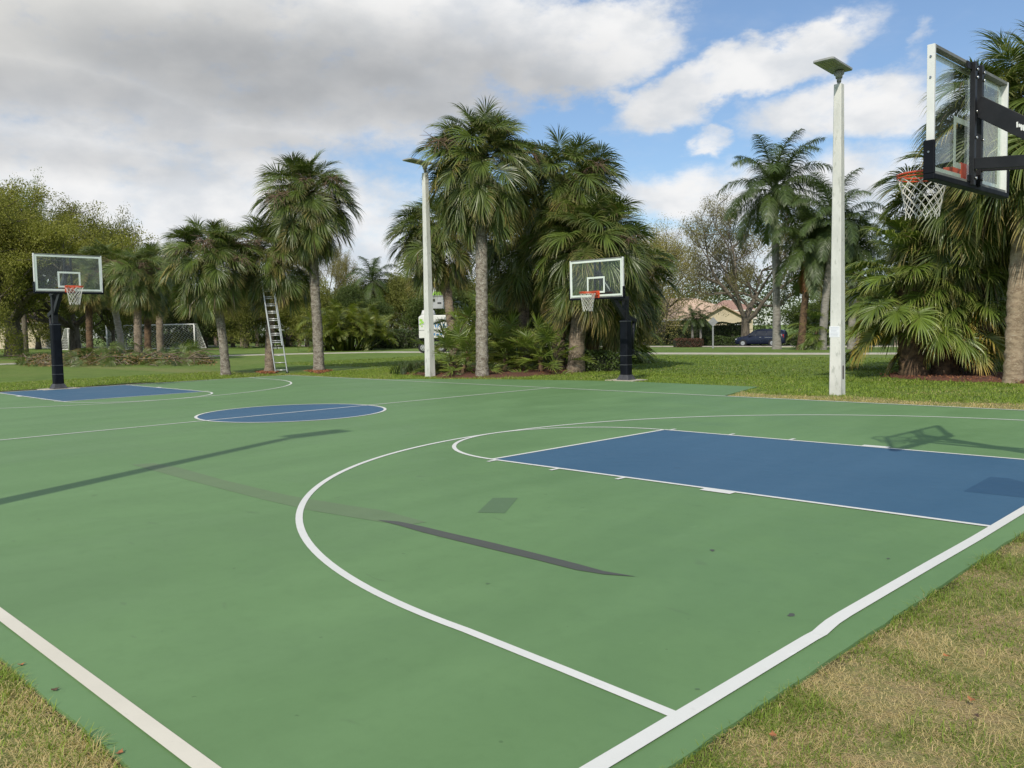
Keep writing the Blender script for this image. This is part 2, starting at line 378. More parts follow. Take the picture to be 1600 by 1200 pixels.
# near end line wobbles where it was repainted
strip('end_line', [(.0, -HW-.03), (.0, -6.2), (.0, -5.05), (.0, -4.95), (.004, -4.86), (-.008, -4.76), (-.018, -4.66), (-.022, -4.5), (-.02, -4.2), (-.012, -3.2), (0, -2.3), (.0, -1.3), (0, 0), (0, HW)], .078, .012)
band('end_line', (-L, -HW), (-L, HW), .07, .012)
strip('sideline', [(-L, -HW), (-12, -HW), (-3, -HW), (.042, -HW)], .075, .0145, M_dirtyline)
strip('sideline', [(-L, HW), (-20, HW+.02), (-13, HW), (-6, HW-.02), (.042, HW)], .06, .0145)
band('halfway_line', (-L/2, -HW), (-L/2, HW), LW, .009)
strip('centre_circle', circ(-L/2, 0, KW-.02, 0, 2*math.pi, 96), LW, .0115)
for s, x0 in ((-1, 0.), (1, -L)):
    band('free_throw_line', (x0+s*FT, -KW), (x0+s*FT, KW), LW, .0085)
    band('key_line', (x0, -KW), (x0+s*FT, -KW), LW, .0105); band('key_line', (x0, KW), (x0+s*FT, KW), LW, .0105)
    c = x0+s*FT; a0 = -math.pi/2 if s > 0 else math.pi/2
    strip('free_throw_circle', circ(c, 0, KW-.01, a0, a0+math.pi, 64), LW, .0075)
    cx = x0+s*RX; xs = math.sqrt(max(R3**2-(Y3-.15)**2, 0)); aa = R_(89.3)
    arc = circ(cx, 0, R3, (aa if s > 0 else math.pi-aa), (-aa if s > 0 else math.pi+aa), 110)
    first = (x0, Y3+.02); last = (x0, -Y3)
    strip('three_point_line', [first, (x0+s*.65, Y3-.04)]+arc+[(x0+s*.65, -Y3+.05), last], .06 if s < 0 else LW, .0063)
    for q in (2.55, 3.50, 4.42, 5.42):
        for sy in (-1, 1):
            if q < 3: band('lane_block', (x0+s*2.2, sy*(KW+.075)), (x0+s*2.53, sy*(KW+.075)), .10, .0124)
            else: band('lane_mark', (x0+s*q, sy*(KW+.03)), (x0+s*q, sy*(KW+.16)), .05, .0124)
def gp(*pts): return [tuple(spot(x, y)[:2]) for x, y in pts]
flat('crack_filler', gp((590, 813), (622, 815), (660, 823), (700, 832.5), (770, 848.5), (841, 866), (900, 881), (944, 893), (994, 901.5), (944, 898), (900, 891), (841, 876), (770, 859), (700, 842), (660, 832), (622, 821)), .0035, M_tar)
flat('faded_strip', gp((206, 726), (240, 724), (281, 731), (349, 750), (450, 774), (540, 789), (600, 798), (666, 816), (640, 820), (596, 816), (487, 798), (412, 781), (300, 752), (250, 738)), .0018, M_fade)
flat('square_patch', gp((770, 778), (809, 778), (789, 802), (746, 801)), .0018, M_patch)
for c, r in (((1236, 961), 6), ((1113, 860), 4), ((1388, 873), 2.5), ((1090, 1077), 4), ((762, 912), 3)):
    rng = random.Random(c[0]); pts = []
    for k in range(9):
        a = 2*math.pi*k/9; pts.append((c[0]+math.cos(a)*r*rng.uniform(.6, 1.3), c[1]+math.sin(a)*r*.42*rng.uniform(.6, 1.3)))
    flat('scuff_mark', gp(*pts), .0018, M_tar if c[0] in (1236, 1113, 1388) else M_patch)

# concrete path, road, second path
M_conc = mat('concrete', (.50, .47, .40), (.40, .37, .31), 1.5, .85, .2, 30)
M_asph = mat('asphalt', (.055, .055, .058), (.075, .074, .072), 2., .9, .3, 60)
def ribbon(name, pts, w, dz, m, th=.05, seg=2.5):
    P = []
    for i in range(len(pts)-1):
        a, b = Vector(pts[i]), Vector(pts[i+1]); n = max(1, int((b-a).length/seg)); P += [a+(b-a)*k/n for k in range(n)]
    P.append(Vector(pts[-1])); V = []
    for i, q in enumerate(P):
        t = (P[min(i+1, len(P)-1)]-P[max(i-1, 0)]).normalized(); n = Vector((-t.y, t.x))*w/2
        for s_ in (1, -1):
            e = q+n*s_; V += [(e.x, e.y, T(e.x, e.y)+dz), (e.x, e.y, T(e.x, e.y)+dz-th)]
    Fc = []
    for i in range(len(P)-1):
        a = i*4; b = a+4; Fc += [(a, a+2, b+2, b), (a, b, b+1, a+1), (a+2, a+3, b+3, b+2)]
    me = bpy.data.meshes.new(name); me.from_pydata(V, [], Fc); me.update(); me.materials.append(m); o = link(name, me); tag(o, kind='structure'); return o
pth = [spot(*q)[:2] for q in ((-200, 577), (15, 568.5), (150, 562.5), (340, 556), (470, 552.6), (600, 550), (800, 550.5), (1000, 552), (1280, 552.6), (1590, 551.5), (1900, 552))]
ribbon('footpath', pth, 1.75, .012, M_conc)
rd = [spot(*q)[:2] for q in ((-100, 545), (300, 541.5), (430, 540), (600, 540.5), (800, 541.5), (1050, 541.3), (1200, 541.2), (1450, 540), (1900, 540))]
ribbon('road', rd, 7.2, .008, M_asph)
ribbon('kerb', [(Vector(p_)-FH.xy*4.0)[:] for p_ in rd], .5, .10, M_conc, .16)

# ------------------------------------------------------------------ palm fronds
M_frond = leafmat('sabal_frond', (.085, .130, .030), (.230, .235, .085), var=.45, trans=.22, rough=.42, spec=.6)
M_frondy = leafmat('sabal_frond_yellowing', (.105, .135, .035), (.36, .29, .11), var=.4, trans=.25, rough=.5, tipstart=.35)
M_frondd = leafmat('sabal_frond_dead', (.18, .13, .075), (.24, .17, .09), var=.45, trans=.1, rough=.85, spec=.2)
M_livi = leafmat('fan_palm_frond', (.115, .175, .034), (.27, .31, .09), var=.4, trans=.25, rough=.38, tipstart=.5, spec=.65)
M_liviy = leafmat('fan_palm_frond_yellowing', (.170, .205, .038), (.56, .40, .10), var=.35, trans=.3, rough=.45, tipstart=.25)
M_stalk = mat('old_flower_stalk', (.19, .13, .085), (.12, .08, .05), 8, .9)
M_trunk = mat('palm_trunk', (.27, .21, .15), (.13, .098, .070), 5., .95, .9, 26, stretch=(1, 1, 2.2), c3=(.34, .31, .26))
M_trunkt = mat('palm_trunk_tan', (.36, .28, .19), (.21, .155, .10), 5., .95, .8, 26, stretch=(1, 1, 2.2), c3=(.44, .38, .28))
M_trunkg = mat('palm_trunk_lichened', (.30, .27, .22), (.13, .105, .08), 7., .95, .9, 30, stretch=(1, 1, 1.4), c3=(.46, .46, .42))
M_boot = mat('palm_boots', (.16, .10, .055), (.06, .038, .024), 6., .95, .9, 24)
M_qtrunk = mat('smooth_palm_trunk', (.30, .285, .255), (.20, .185, .16), 4., .9, .5, 16, stretch=(1, 1, 3))
M_bark = mat('oak_bark', (.15, .125, .09), (.07, .056, .04), 5., .95, 1., 18, stretch=(1, 1, .35), c3=(.20, .19, .16))

def frond(name, elev, seed, Lp, Lb, n, mt, dexp=1.5, petbend=.25, cbend=.95, droop=.9, lwid=.045, nseg=5, deadp=.03, spread=115, pet=.018):
    rng = np.random.default_rng(seed); V = []; A = []; Q = []
    S = np.array([0, 1., 0])
    def seg(a): return np.array([math.cos(a), 0, math.sin(a)])
    a = math.radians(elev); p_ = np.zeros(3); path = [p_.copy()]; dirs = [seg(a)]
    for i in range(4):
        a -= petbend/4*(.4+abs(math.cos(a))); p_ = p_+seg(a)*Lp/4; path.append(p_.copy()); dirs.append(seg(a))
    # petiole: flattened three-sided stem
    for i, (q, dr) in enumerate(zip(path, dirs)):
        N = np.cross(dr, S); w = pet*(1.25-.15*i)
        for v in (S*w, -N*w*.6, -S*w): V.append(q+v); A.append((.15, .5, 0, 1))
    for i in range(4):
        for k in range(3): b = i*3; Q.append((b+k, b+(k+1) % 3, b+3+(k+1) % 3, b+3+k))
    nc = 6; cp = [p_.copy()]; cd = [seg(a)]; Lc = Lb*.42
    for i in range(nc):
        a -= cbend/nc*(.35+.65*abs(math.cos(a))); p_ = p_+seg(a)*Lc/nc; cp.append(p_.copy()); cd.append(seg(a))
    roll = rng.normal(0, .1)
    for i in range(n):
        s = (i+.5)/n*2-1; side = 1 if s > 0 else -1; u = (1-abs(s))**.85; f = u*nc; k = min(int(f), nc-1); fr = f-k
        base = cp[k]*(1-fr)+cp[k+1]*fr; Tn = cd[k]*(1-fr)+cd[k+1]*fr; Tn /= np.linalg.norm(Tn); N = np.cross(Tn, S); N = -N if N[2] < 0 and abs(Tn[2]) < .9 else N
        th = math.radians(spread)*abs(s)**.8+rng.normal(0, .035)
        dr = math.cos(th)*Tn+math.sin(th)*(side*S*math.cos(.35)+N*math.sin(.35)); dr /= np.linalg.norm(dr)
        W0 = np.cross(N, dr); W0 /= max(np.linalg.norm(W0), 1e-6)
        tw = (.45 if i % 2 else -.45)+rng.normal(0, .15); B = np.cross(dr, W0); W0 = W0*math.cos(tw)+B*math.sin(tw)
        ln = Lb*(.62+.10*math.cos(math.pi*abs(s)))*rng.uniform(.88, 1.08)*(1-.22*max(0, abs(s)-.75)/.25)
        q = base.copy(); d_ = dr.copy(); rr = rng.uniform(); dead = 1. if rng.uniform() < deadp else 0.; b0 = len(V); dk = droop*rng.uniform(.75, 1.3)
        for j in range(nseg+1):
            t = j/nseg; w = lwid*(min(t/.32, 1)*.9+.1)*(1-max(0, (t-.32)/.68)**(1.3 if dexp < 2 else .8))
            if j == nseg: V.append(q.copy()); A.append((1, rr, dead, 1))
            else: V += [q+W0*w/2, q-W0*w/2]; A += [(t, rr, dead, 1)]*2
            d_ = d_+np.array([0, 0, -1.])*dk*(.12+1.25*t**dexp)/nseg*1.6+rng.normal(0, .03, 3); d_ /= np.linalg.norm(d_); q = q+d_*ln/nseg
        for j in range(nseg-1): b = b0+2*j; Q.append((b, b+1, b+3, b+2))
        b = b0+2*(nseg-1); Q.append((b, b+1, b+2, b+2))
    V = np.array(V); c, s_ = math.cos(roll), math.sin(roll)
    tri = [q for q in Q if q[2] == q[3]]; quad = [q for q in Q if q[2] != q[3]]
    me = bpy.data.meshes.new(name); me.from_pydata(V.tolist(), [], [q if q[2] != q[3] else q[:3] for q in Q])
    at = me.attributes.new('leafcol', 'FLOAT_COLOR', 'POINT'); at.data.foreach_set('color', np.array(A, np.float32).ravel()); me.update(); me.materials.append(mt)
    return me
ELS = (84, 72, 60, 48, 36, 24, 12, 0, -14, -30, -46, -62)
FR = {}
def fset(key, mt, seeds=2, els=ELS, **kw):
    def kk(e):
        q = dict(kw)
        if key.startswith('sabal') and key != 'sabald':
            f = min(max((e-5)/50, 0), 1); q['petbend'] = .35*(1-f)+.15*f; q['droop'] = kw['droop']*(1-.3*f)
        return q
    FR[key] = {e: [frond(key, e, hash((e, s, 7)) % 99991, mt=mt, **kk(e)) for s in range(seeds)] for e in els}
fset('sabal', M_frond, 3, Lp=1.08, Lb=1.12, n=70, petbend=.30, droop=1.55, lwid=.031, cbend=.70)
fset('sabaly', M_frondy, 2, els=(12, 0, -14, -30, -46, -62), Lp=1.05, Lb=1.1, n=62, droop=1.7, deadp=.15, lwid=.030, cbend=.7)
fset('sabald', M_frondd, 1, els=(-30, -46, -62), Lp=.7, Lb=.9, n=26, droop=1.5, deadp=.6)
fset('livi', M_livi, 2, els=(80, 62, 44, 26, 8, -12, -28), Lp=1.2, Lb=1.36, n=66, droop=2.6, lwid=.064, cbend=.5, dexp=3.2, nseg=6, spread=125, petbend=.35)
fset('liviy', M_liviy, 2, els=(8, -12, -34), Lp=1.05, Lb=1.2, n=60, droop=2.6, lwid=.06, cbend=.5, dexp=3., nseg=6, spread=125)
fset('palmetto', M_livi, 2, els=(80, 62, 44, 26, 8, -12), Lp=1.0, Lb=.95, n=36, droop=.35, lwid=.045, cbend=.25, spread=130, petbend=.2)

def stalk_mesh(seed):
    rng = random.Random(seed); b = MB()
    p_ = Vector((0, 0, 0)); d_ = Vector((1, 0, .55)).normalized(); pts = [p_]
    for i in range(6): d_ = (d_+Vector((0, 0, -.17))).normalized(); p_ = p_+d_*.24; pts.append(p_)
    b.tube(pts, [.02, .018, .016, .014, .012, .009, .005], 3, cap=False)
    for i in range(34):
        k = rng.uniform(1.2, 6); q = pts[int(k)] if int(k) < 6 else pts[-1]; dd = Vector((rng.uniform(-.2, 1), rng.uniform(-1, 1), rng.uniform(-.9, .5))).normalized(); L_ = rng.uniform(.15, .4)
        m_ = q+dd*L_*.5; e = m_+(dd+Vector((0, 0, -.5))).normalized()*L_*.5
        b.tube([q, m_, e], [.007, .006, .003], 3, cap=False)
        for j in range(2): e2 = m_+Vector((rng.uniform(-1, 1), rng.uniform(-1, 1), rng.uniform(-1, .3))).normalized()*.13; b.tube([m_, e2], [.005, .003], 3, cap=False)
    return b.mesh('flower_stalk', M_stalk)
STALKS = [stalk_mesh(i) for i in range(3)]

def trunk_mesh(name, pts, r0, r1, mt, rings=.09, seg=16, rough=.05, seed=0, flare=.25, boots=0):
    rng = np.random.default_rng(seed); P = [Vector(p_) for p_ in pts]; Ls = [0]
    for i in range(len(P)-1): Ls.append(Ls[-1]+(P[i+1]-P[i]).length)
    tot = Ls[-1]; n = max(6, int(tot/rings)); V = []
    def at(s):
        for i in range(len(P)-1):
            if s <= Ls[i+1]+1e-6: return P[i].lerp(P[i+1], (s-Ls[i])/(Ls[i+1]-Ls[i]))
        return P[-1]
    ph = rng.uniform(0, 6, 3)
    for j in range(n+1):
        s = tot*j/n; c = at(s); t = s/tot; r = r0+(r1-r0)*t+flare*r0*math.exp(-s/.28)
        ringr = 1+rng.normal(0, rough*.5)
        for k in range(seg):
            a = 2*math.pi*k/seg; rr = r*ringr*(1+.04*math.sin(2*a+ph[0]+s*.7)+.03*math.sin(3*a+ph[1]-s)+rng.normal(0, rough))
            V.append((c.x+rr*math.cos(a), c.y+rr*math.sin(a), c.z))
    Q = [(j*seg+k, j*seg+(k+1) % seg, (j+1)*seg+(k+1) % seg, (j+1)*seg+k) for j in range(n) for k in range(seg)]
    return me_np(name, V, Q, mt, True)

def boots_mesh(z0, z1, r, seed, n=60):
    rng = random.Random(seed); b = MB()
    for i in range(n):
        a = i*2.4; z = z0+(z1-z0)*i/n; o = Vector((math.cos(a), math.sin(a), 0)); t_ = Vector((-o.y, o.x, 0))
        p_ = o*r*.8+Vector((0, 0, z)); e = o*(r*1.55+rng.uniform(0, .06))+Vector((0, 0, z+rng.uniform(.12, .26)))
        b.add([p_-t_*.07, p_+t_*.07, p_+Vector((0, 0, -.05)), e-t_*.03, e+t_*.03, e-Vector((0, 0, .03))-o*.02], [(0, 1, 4, 3), (1, 2, 5, 4), (2, 0, 3, 5), (3, 4, 5)])
    return b.mesh('old_leaf_bases', M_boot)

def sabal(label, base, h, s=1., lean=(0, 0), n=58, r0=.19, r1=.16, seed=0, mt=None, stalks=3, dead=4, zlow=0.8, group='cabbage palms around the court', ymix=.5, boots=True, zsq=1., name='cabbage_palm', cat='palm tree'):
    rng = random.Random(seed); base = Vector(base)
    root = empty(name, base, 0, label, cat, group); s *= 1.04; h -= .1
    top = Vector((lean[0], lean[1], h)); pts = [(0, 0, -.05), (lean[0]*.12, lean[1]*.12, h*.25), (lean[0]*.42, lean[1]*.42, h*.55), (lean[0]*.8, lean[1]*.8, h*.82), top-Vector((0, 0, .1))]
    link('trunk', trunk_mesh('trunk', pts, r0, r1, mt or M_trunk, seed=seed), None, root)
    if boots: bo = link('old_leaf_bases', boots_mesh(-zlow-.25, -.05, r1, seed), None, root); bo.location = top
    n = int(n*1.9)
    for i in range(n):
        t = (i+.5)/n; el = math.degrees(math.asin(max(-1, 1-1.78*t)))+rng.uniform(-9, 9); e = min(ELS, key=lambda q: abs(q-el))
        key = 'sabal'
        if e <= 12 and rng.random() < ymix*(.35+.65*(e < -20)): key = 'sabaly'
        e = min(FR[key], key=lambda q: abs(q-el)); o = link('frond', rng.choice(FR[key][e]), None, root)
        sc = s*rng.uniform(.84, 1.06)*(1-.2*max(0, (el-40)/45))*(1.06 if 0 < el < 40 else 1)
        o.location = top+Vector((0, 0, -zlow*t**1.3)); o.rotation_euler = (rng.uniform(-.6, .6), R_(e-el)*.8+rng.uniform(-.06, .06), i*2.39996+rng.uniform(-.3, .3)); o.scale = (sc, sc, sc*zsq)
    for i in range(int(n*.42)):     # shorter inner leaves that close the crown
        el = rng.uniform(-5, 70); e = min(ELS, key=lambda q: abs(q-el)); o = link('frond', rng.choice(FR['sabal'][e]), None, root); sc = s*rng.uniform(.55, .8)
        o.location = top+Vector((0, 0, rng.uniform(-.5, .15))); o.rotation_euler = (rng.uniform(-.7, .7), R_(e-el), i*2.39996+1.); o.scale = (sc,)*3
    for i in range(dead):
        o = link('dead_frond', rng.choice(FR['sabald'][rng.choice((-46, -62))]), None, root); o.location = top+Vector((0, 0, -zlow-.1)); o.rotation_euler = (0, .3, rng.uniform(0, 6.28)); o.scale = (s*.95,)*3
    for i in range(stalks):
        o = link('flower_stalk', rng.choice(STALKS), None, root); o.location = top+Vector((0, 0, -.25)); o.rotation_euler = (0, rng.uniform(-.45, .1), i*2.4+rng.uniform(-.4, .4)); o.scale = (s*rng.uniform(1.25, 1.75),)*3
    return root
def off(px_right, P): return (RH*px_right/ppm(P)).xy[:]

# near row, left to right
B = spot(353, 585); sabal('shaggy cabbage palm with whitish leaning trunk, left of the ladder palm at the court corner', B, 4.75, .93, off(-18, B), 60, .18, .13, 1, M_trunkg, stalks=6)
B = spot(421, 581.5); sabal('dark shaded cabbage palm that the aluminium ladder leans on', B, 5.0, .95, (off(12, B)[0]+FH.x*.5, off(12, B)[1]+FH.y*.5), 52, .18, .16, 2, M_trunk, stalks=7, dead=7)
B = spot(499, 580); sabal('tall cabbage palm with full round crown just right of the ladder', B, 7.15, 1.02, off(-8, B), 64, .20, .19, 3, M_trunkg, stalks=6, dead=5, zlow=1.0)
B = spot(754, 588); sabal('tallest cabbage palm, straight pale trunk right of the middle lamp post', B, 7.5, 1.07, (off(4, B)[0]+FH.x*.95, off(4, B)[1]+FH.y*.95), 70, .19, .21, 4, M_trunkg, stalks=3, zlow=1.0)
B = spot(712, 571); sabal('cabbage palm behind the middle lamp post, crown spreading left over the bucket truck', B, 6.0, 1.08, (off(-34, B)[0]+FH.x*.8, off(-22, B)[1]+FH.y*.8), 60, .2, .19, 5, M_trunk, stalks=2)
B = spot(873, 579); sabal('tall cabbage palm in the mulch bed just left of the side hoop', B, 6.85, 1.10, off(16, B), 66, .25, .22, 6, M_trunk, stalks=2)
B = spot(899, 581); sabal('leaning thick trunk cabbage palm directly behind the side hoop backboard', B, 4.6, 1.18, off(26, B), 64, .30, .25, 7, M_trunk, stalks=2, dead=2)
B = spot(922, 577); sabal('lower cabbage palm with rough dead leaf bases, right edge of the mulch bed', B, 3.7, 1.15, off(38, B), 54, .24, .22, 8, M_boot, stalks=1, ymix=.7)
B = spot(820, 574); sabal('cabbage palm filling the middle of the mulch bed between the two tall ones', B, 5.2, 1.15, off(0, B), 56, .2, .2, 9, M_trunk, stalks=1)
B = spot(1583, 597); sabal('big cabbage palm with bare tan leaning trunk at the right behind the near hoop', B, 6.9, 1.28, off(22, B), 70, .22, .20, 10, M_trunkt, stalks=2, dead=6, zlow=1.1)
B = spot(1533, 588); sabal('cabbage palm with dark trunk rising behind the low fan palm', B, 5.1, 1.2, off(-18, B), 58, .27, .25, 11, M_boot, stalks=1)

# left group beyond the brush heap
for q, h, s, lb, sd, mt_ in (((217, 566), 5.5, 1.0, 'cabbage palm with brown trunk in the middle of the brush heap', 21, M_trunk), ((232, 563), 5.0, .95, 'dark trunked cabbage palm tight behind another in the brush heap', 22, M_boot),
                        ((251, 560), 6.3, 1.05, 'cabbage palm with orange brown leaf bases left of the whitish leaning palm', 23, M_trunk), ((192, 560), 6.6, 1.05, 'pale grey trunked cabbage palm at the left end of the soccer goal', 24, M_qtrunk),
                        ((141, 563), 5.6, .9, 'stubby cabbage palm covered in old leaf bases right of the far hoop', 25, M_boot)):
    B = spot(*q); sabal(lb, B, h, s, off(4 if sd != 24 else -22, B), 44, .22, .19, sd, mt_, stalks=4, group='cabbage palms beyond the far end line')

# fan palm clump at right and shrubs in the mulch bed
def fanclump(label, base, stems, n, s, seed, key='livi', ykey='liviy', rad=.25, hbase=.4, group=None, name='fan_palm', elmin=-20, yn=0):
    rng = random.Random(seed); root = empty(name, base, 0, label, 'fan palm' if name == 'fan_palm' else 'shrub', group)
    for k, (dx, dy, h, r) in enumerate(stems): 
        link('trunk', trunk_mesh('trunk', [(dx, dy, -.05), (dx*1.1, dy*1.1, h*.6), (dx*1.2, dy*1.2, h)], r, r*.8, M_boot, seed=seed+k, rough=.12, flare=.1), None, root)
    els = tuple(FR[key])
    for i in range(n):
        dx, dy, h, r = stems[i % len(stems)]; t = ((i//len(stems))+.5)/(n/len(stems)); el = 84-t*(84-elmin)+rng.uniform(-8, 8); e = min(els, key=lambda q: abs(q-el))
        o = link('frond', rng.choice(FR[key][e]), None, root); sc = s*rng.uniform(.8, 1.08)
        o.location = (dx*1.2, dy*1.2, h-(h*(.38 if s < .9 and len(stems) > 3 else .5))*t); o.rotation_euler = (rng.uniform(-.25, .25), R_(e-el)*.7, i*2.39996+rng.uniform(-.4, .4)); o.scale = (sc,)*3
    for i in range(yn):
        dx, dy, h, r = stems[i % len(stems)]
        o = link('yellowing_frond', rng.choice(FR[ykey][rng.choice((8, -12, -12))]), None, root); sc = s*rng.uniform(1.0, 1.2)
        o.location = (dx*1.2, dy*1.2, h*.5+.25*rng.random()); o.rotation_euler = (rng.uniform(-.2, .2), rng.uniform(-.1, .1), i*2.39996); o.scale = (sc,)*3
    return root
B = spot(1452, 588)
fanclump('wide low fan palm clump with yellow tipped lower leaves right of the near lamp post', B, [(-.45*RH.x, -.45*RH.y, 3.1, .38), (.40*RH.x, .40*RH.y, 2.6, .34), (0.1, .5, 3.7, .2), (.85*RH.x+.2*FH.x, .85*RH.y+.2*FH.y, 3.2, .2), ], 230, .84, 31, yn=28, elmin=-10)
pl_ = [((706, 586), .9, 14, 'palmetto with splayed leaves between the middle lamp post and tallest palm'), ((732, 578), 1.5, 18, 'taller palmetto left of the tallest palm trunk'), ((790, 580), 1.15, 18, 'low fan leaved palmetto right of the tallest palm trunk'),
       ((770, 570), 2.4, 20, 'dark upright fan palm shrub behind the tallest palm trunk'), ((815, 572), 2.1, 20, 'dark fan palm shrub in the deep shade of the palm cluster'), ((845, 582), 1.0, 16, 'low palmetto at the foot of the tall palm trunk left of the hoop'),
       ((752, 566), 2.6, 20, 'tall dark fan palm shrub at the left back of the palm cluster'), ((905, 568), 2.3, 20, 'dark spiky palmetto behind the leaning thick trunk palm'), ((945, 566), 2.5, 18, 'shaded fan palm with pointed leaves left of the side hoop post')]
for i, (q, h, n, lb) in enumerate(pl_):
    B = spot(*q); fanclump(lb, B, [(0, 0, h*.55, .09), (.35, .2, h*.4, .08)], n*2, .72+.14*h, 40+i, 'palmetto' if h < 2 else 'livi', group='fan leaved shrubs in the mulch bed', name='palmetto', elmin=-8)
B = spot(1520, 586); fanclump('dark fan palm thicket behind the right trunks', B+Vector((FH.x*4, FH.y*4, 0)), [(0, 0, 1.6, .12), (1.5, .6, 2.2, .12), (2.6, 1.6, 1.8, .12)], 66, 1.15, 61, 'livi', name='palmetto')

# ------------------------------------------------------------------ pinnate palms
M_queen = leafmat('queen_palm_frond', (.060, .098, .030), (.10, .14, .05), var=.4, trans=.25, rough=.45)
M_areca = leafmat('areca_frond', (.125, .165, .028), (.26, .25, .06), var=.5, trans=.3, rough=.45)
M_qdead = leafmat('queen_palm_dead_frond', (.24, .115, .055), (.26, .13, .06), var=.4, trans=.1, rough=.9)
def pinnate(name, elev, seed, Lf, n, mt, bend=1.7, ll=.5, lw=.035, droop=1.4):
    rng = np.random.default_rng(seed); V = []; A = []; Q = []; S = np.array([0, 1., 0]); a = math.radians(elev); p_ = np.zeros(3); N_ = 12; pts = [p_]; ds = []
    for i in range(N_):
        d_ = np.array([math.cos(a), 0, math.sin(a)]); ds.append(d_); p_ = p_+d_*Lf/N_; pts.append(p_); a -= bend/N_*(.25+abs(math.cos(a)))*(.5+i/N_)
    ds.append(ds[-1])
    for q, d_ in zip(pts, ds):
        i = len(V)//3; w = .03*(1-.8*i/N_)
        for v in (S*w, -np.cross(d_, S)*w, -S*w): V.append(q+v); A.append((.3, .5, 0, 1))
    for i in range(N_):
        for k in range(3): b = i*3; Q.append((b+k, b+(k+1) % 3, b+3+(k+1) % 3, b+3+k))
    for i in range(n):
        u = .16+.84*(i//2+.5)/(n/2); f = u*N_; k = min(int(f), N_-1); q = pts[k]+(pts[k+1]-pts[k])*(f-k); d_ = ds[k]; N = np.cross(d_, S)
        if N[2] < 0: N = -N
        side = 1 if i % 2 else -1; dr = d_*.55+side*S*rng.uniform(.7, 1.)+N*rng.uniform(-.3, .5); dr /= np.linalg.norm(dr); ln = ll*math.sin(math.pi*min(1, (u*.86+.1)))**.6*rng.uniform(.8, 1.1)
        W0 = np.cross(dr, N); W0 /= np.linalg.norm(W0)+1e-6; rr = rng.uniform(); b0 = len(V); q = q.copy()
        for j in range(4):
            t = j/3; w = lw*(1-.75*t) if j else lw*.6
            if j == 3: V.append(q.copy()); A.append((1, rr, 0, 1))
            else: V += [q+W0*w/2, q-W0*w/2]; A += [(t, rr, 0, 1)]*2
            dr = dr+np.array([0, 0, -1.])*droop*(.25+t)/3; dr /= np.linalg.norm(dr); q = q+dr*ln/3
        Q += [(b0, b0+1, b0+3, b0+2), (b0+2, b0+3, b0+5, b0+4), (b0+4, b0+5, b0+6, b0+6)]
    me = bpy.data.meshes.new(name); me.from_pydata([tuple(v) for v in V], [], [q if q[2] != q[3] else q[:3] for q in Q])
    at = me.attributes.new('leafcol', 'FLOAT_COLOR', 'POINT'); at.data.foreach_set('color', np.array(A, np.float32).ravel()); me.update(); me.materials.append(mt); return me
PQ = {e: [pinnate('frond', e, e+s*7+300, 3.6, 190, M_queen, ll=.9, lw=.045, droop=2.4) for s in range(2)] for e in (78, 55, 32, 8, -20)}
PD = pinnate('frond', -60, 5, 2.6, 70, M_qdead, bend=.4, ll=.6, lw=.05)
PA = {e: [pinnate('frond', e, e+s*7+700, 2.4, 90, M_areca, ll=.55, lw=.05, bend=1.9, droop=.8) for s in range(2)] for e in (78, 60, 42, 20)}
def queen(label, base, h, s, lean, n, seed, r=.2, dead=1, group='feather palms beyond the path', wtr=M_qtrunk):
    rng = random.Random(seed); root = empty('queen_palm', base, 0, label, 'palm tree', group); top = Vector((lean[0], lean[1], h))
    link('trunk', trunk_mesh('trunk', [(0, 0, -.1), (lean[0]*.3, lean[1]*.3, h*.4), top], r, r*.7, wtr, seed=seed, rough=.02, rings=.2), None, root)
    n = int(n*1.45); s *= 1.08
    for i in range(n):
        t = (i+.5)/n; el = 82-t*115; e = min(PQ, key=lambda q: abs(q-el)); o = link('frond', rng.choice(PQ[e]), None, root); sc = s*rng.uniform(.9, 1.1)
        o.location = top; o.rotation_euler = (rng.uniform(-.2, .2), R_(e-el), i*2.39996+rng.uniform(-.3, .3)); o.scale = (sc,)*3
    for i in range(dead): o = link('dead_frond', PD, None, root); o.location = top; o.rotation_euler = (0, .1, rng.uniform(0, 6.3)); o.scale = (s,)*3
    return root
B = spot(1214, 545); k = ppm(B); queen('tall feather palm with smooth grey trunk beside the parked minivan', B, height(B, 300), 72/k/2.6, off(-4, B), 24, 71, .26)
B = spot(1284, 546); k = ppm(B); queen('feather palm half hidden behind the near lamp post', B, height(B, 350), 62/k/2.6, off(18, B), 22, 72, .24)
B = spot(1251, 546); k = ppm(B); queen('lower feather palm with hanging rusty orange dead fronds left of the near lamp post', B, height(B, 392), 62/k/2.6, off(16, B), 18, 73, .24, dead=7, wtr=M_boot)
B = spot(1330, 545); queen('feather palm behind the fan palm clump right of the near lamp post', B, height(B, 390), 55/ppm(B)/2.6, off(4, B), 20, 74, .22)
B = spot(1245, 546); fanclump('small fan palm growing at the foot of the feather palms', B, [(1.0*RH.x, 1.0*RH.y, 1.1, .1)], 26, .8, 62, 'livi', name='palmetto')
B = spot(1556, 553); queen('pale trunked palm behind the cabbage palm trunks at the right edge', B, 7.5, 1.0, (0, 0), 16, 75, .22)
# young palms in front of the house and one crown over the tree line
B = spot(1082, 541); queen('young feather palm in front of the cream house, left one', B, height(B, 497), 20/ppm(B)/2.6, (0, 0), 12, 76, .14, 0, 'young palms in front of the house')
B = spot(1095, 541); queen('young feather palm in front of the cream house, right one', B, height(B, 498), 18/ppm(B)/2.6, (0, 0), 12, 77, .14, 0, 'young palms in front of the house')
B = spot(585, 541); queen('feather palm crown rising above the tree line behind the yellow shrub', B, height(B, 440), 1.3, (0, 0), 16, 78, .2, 0)

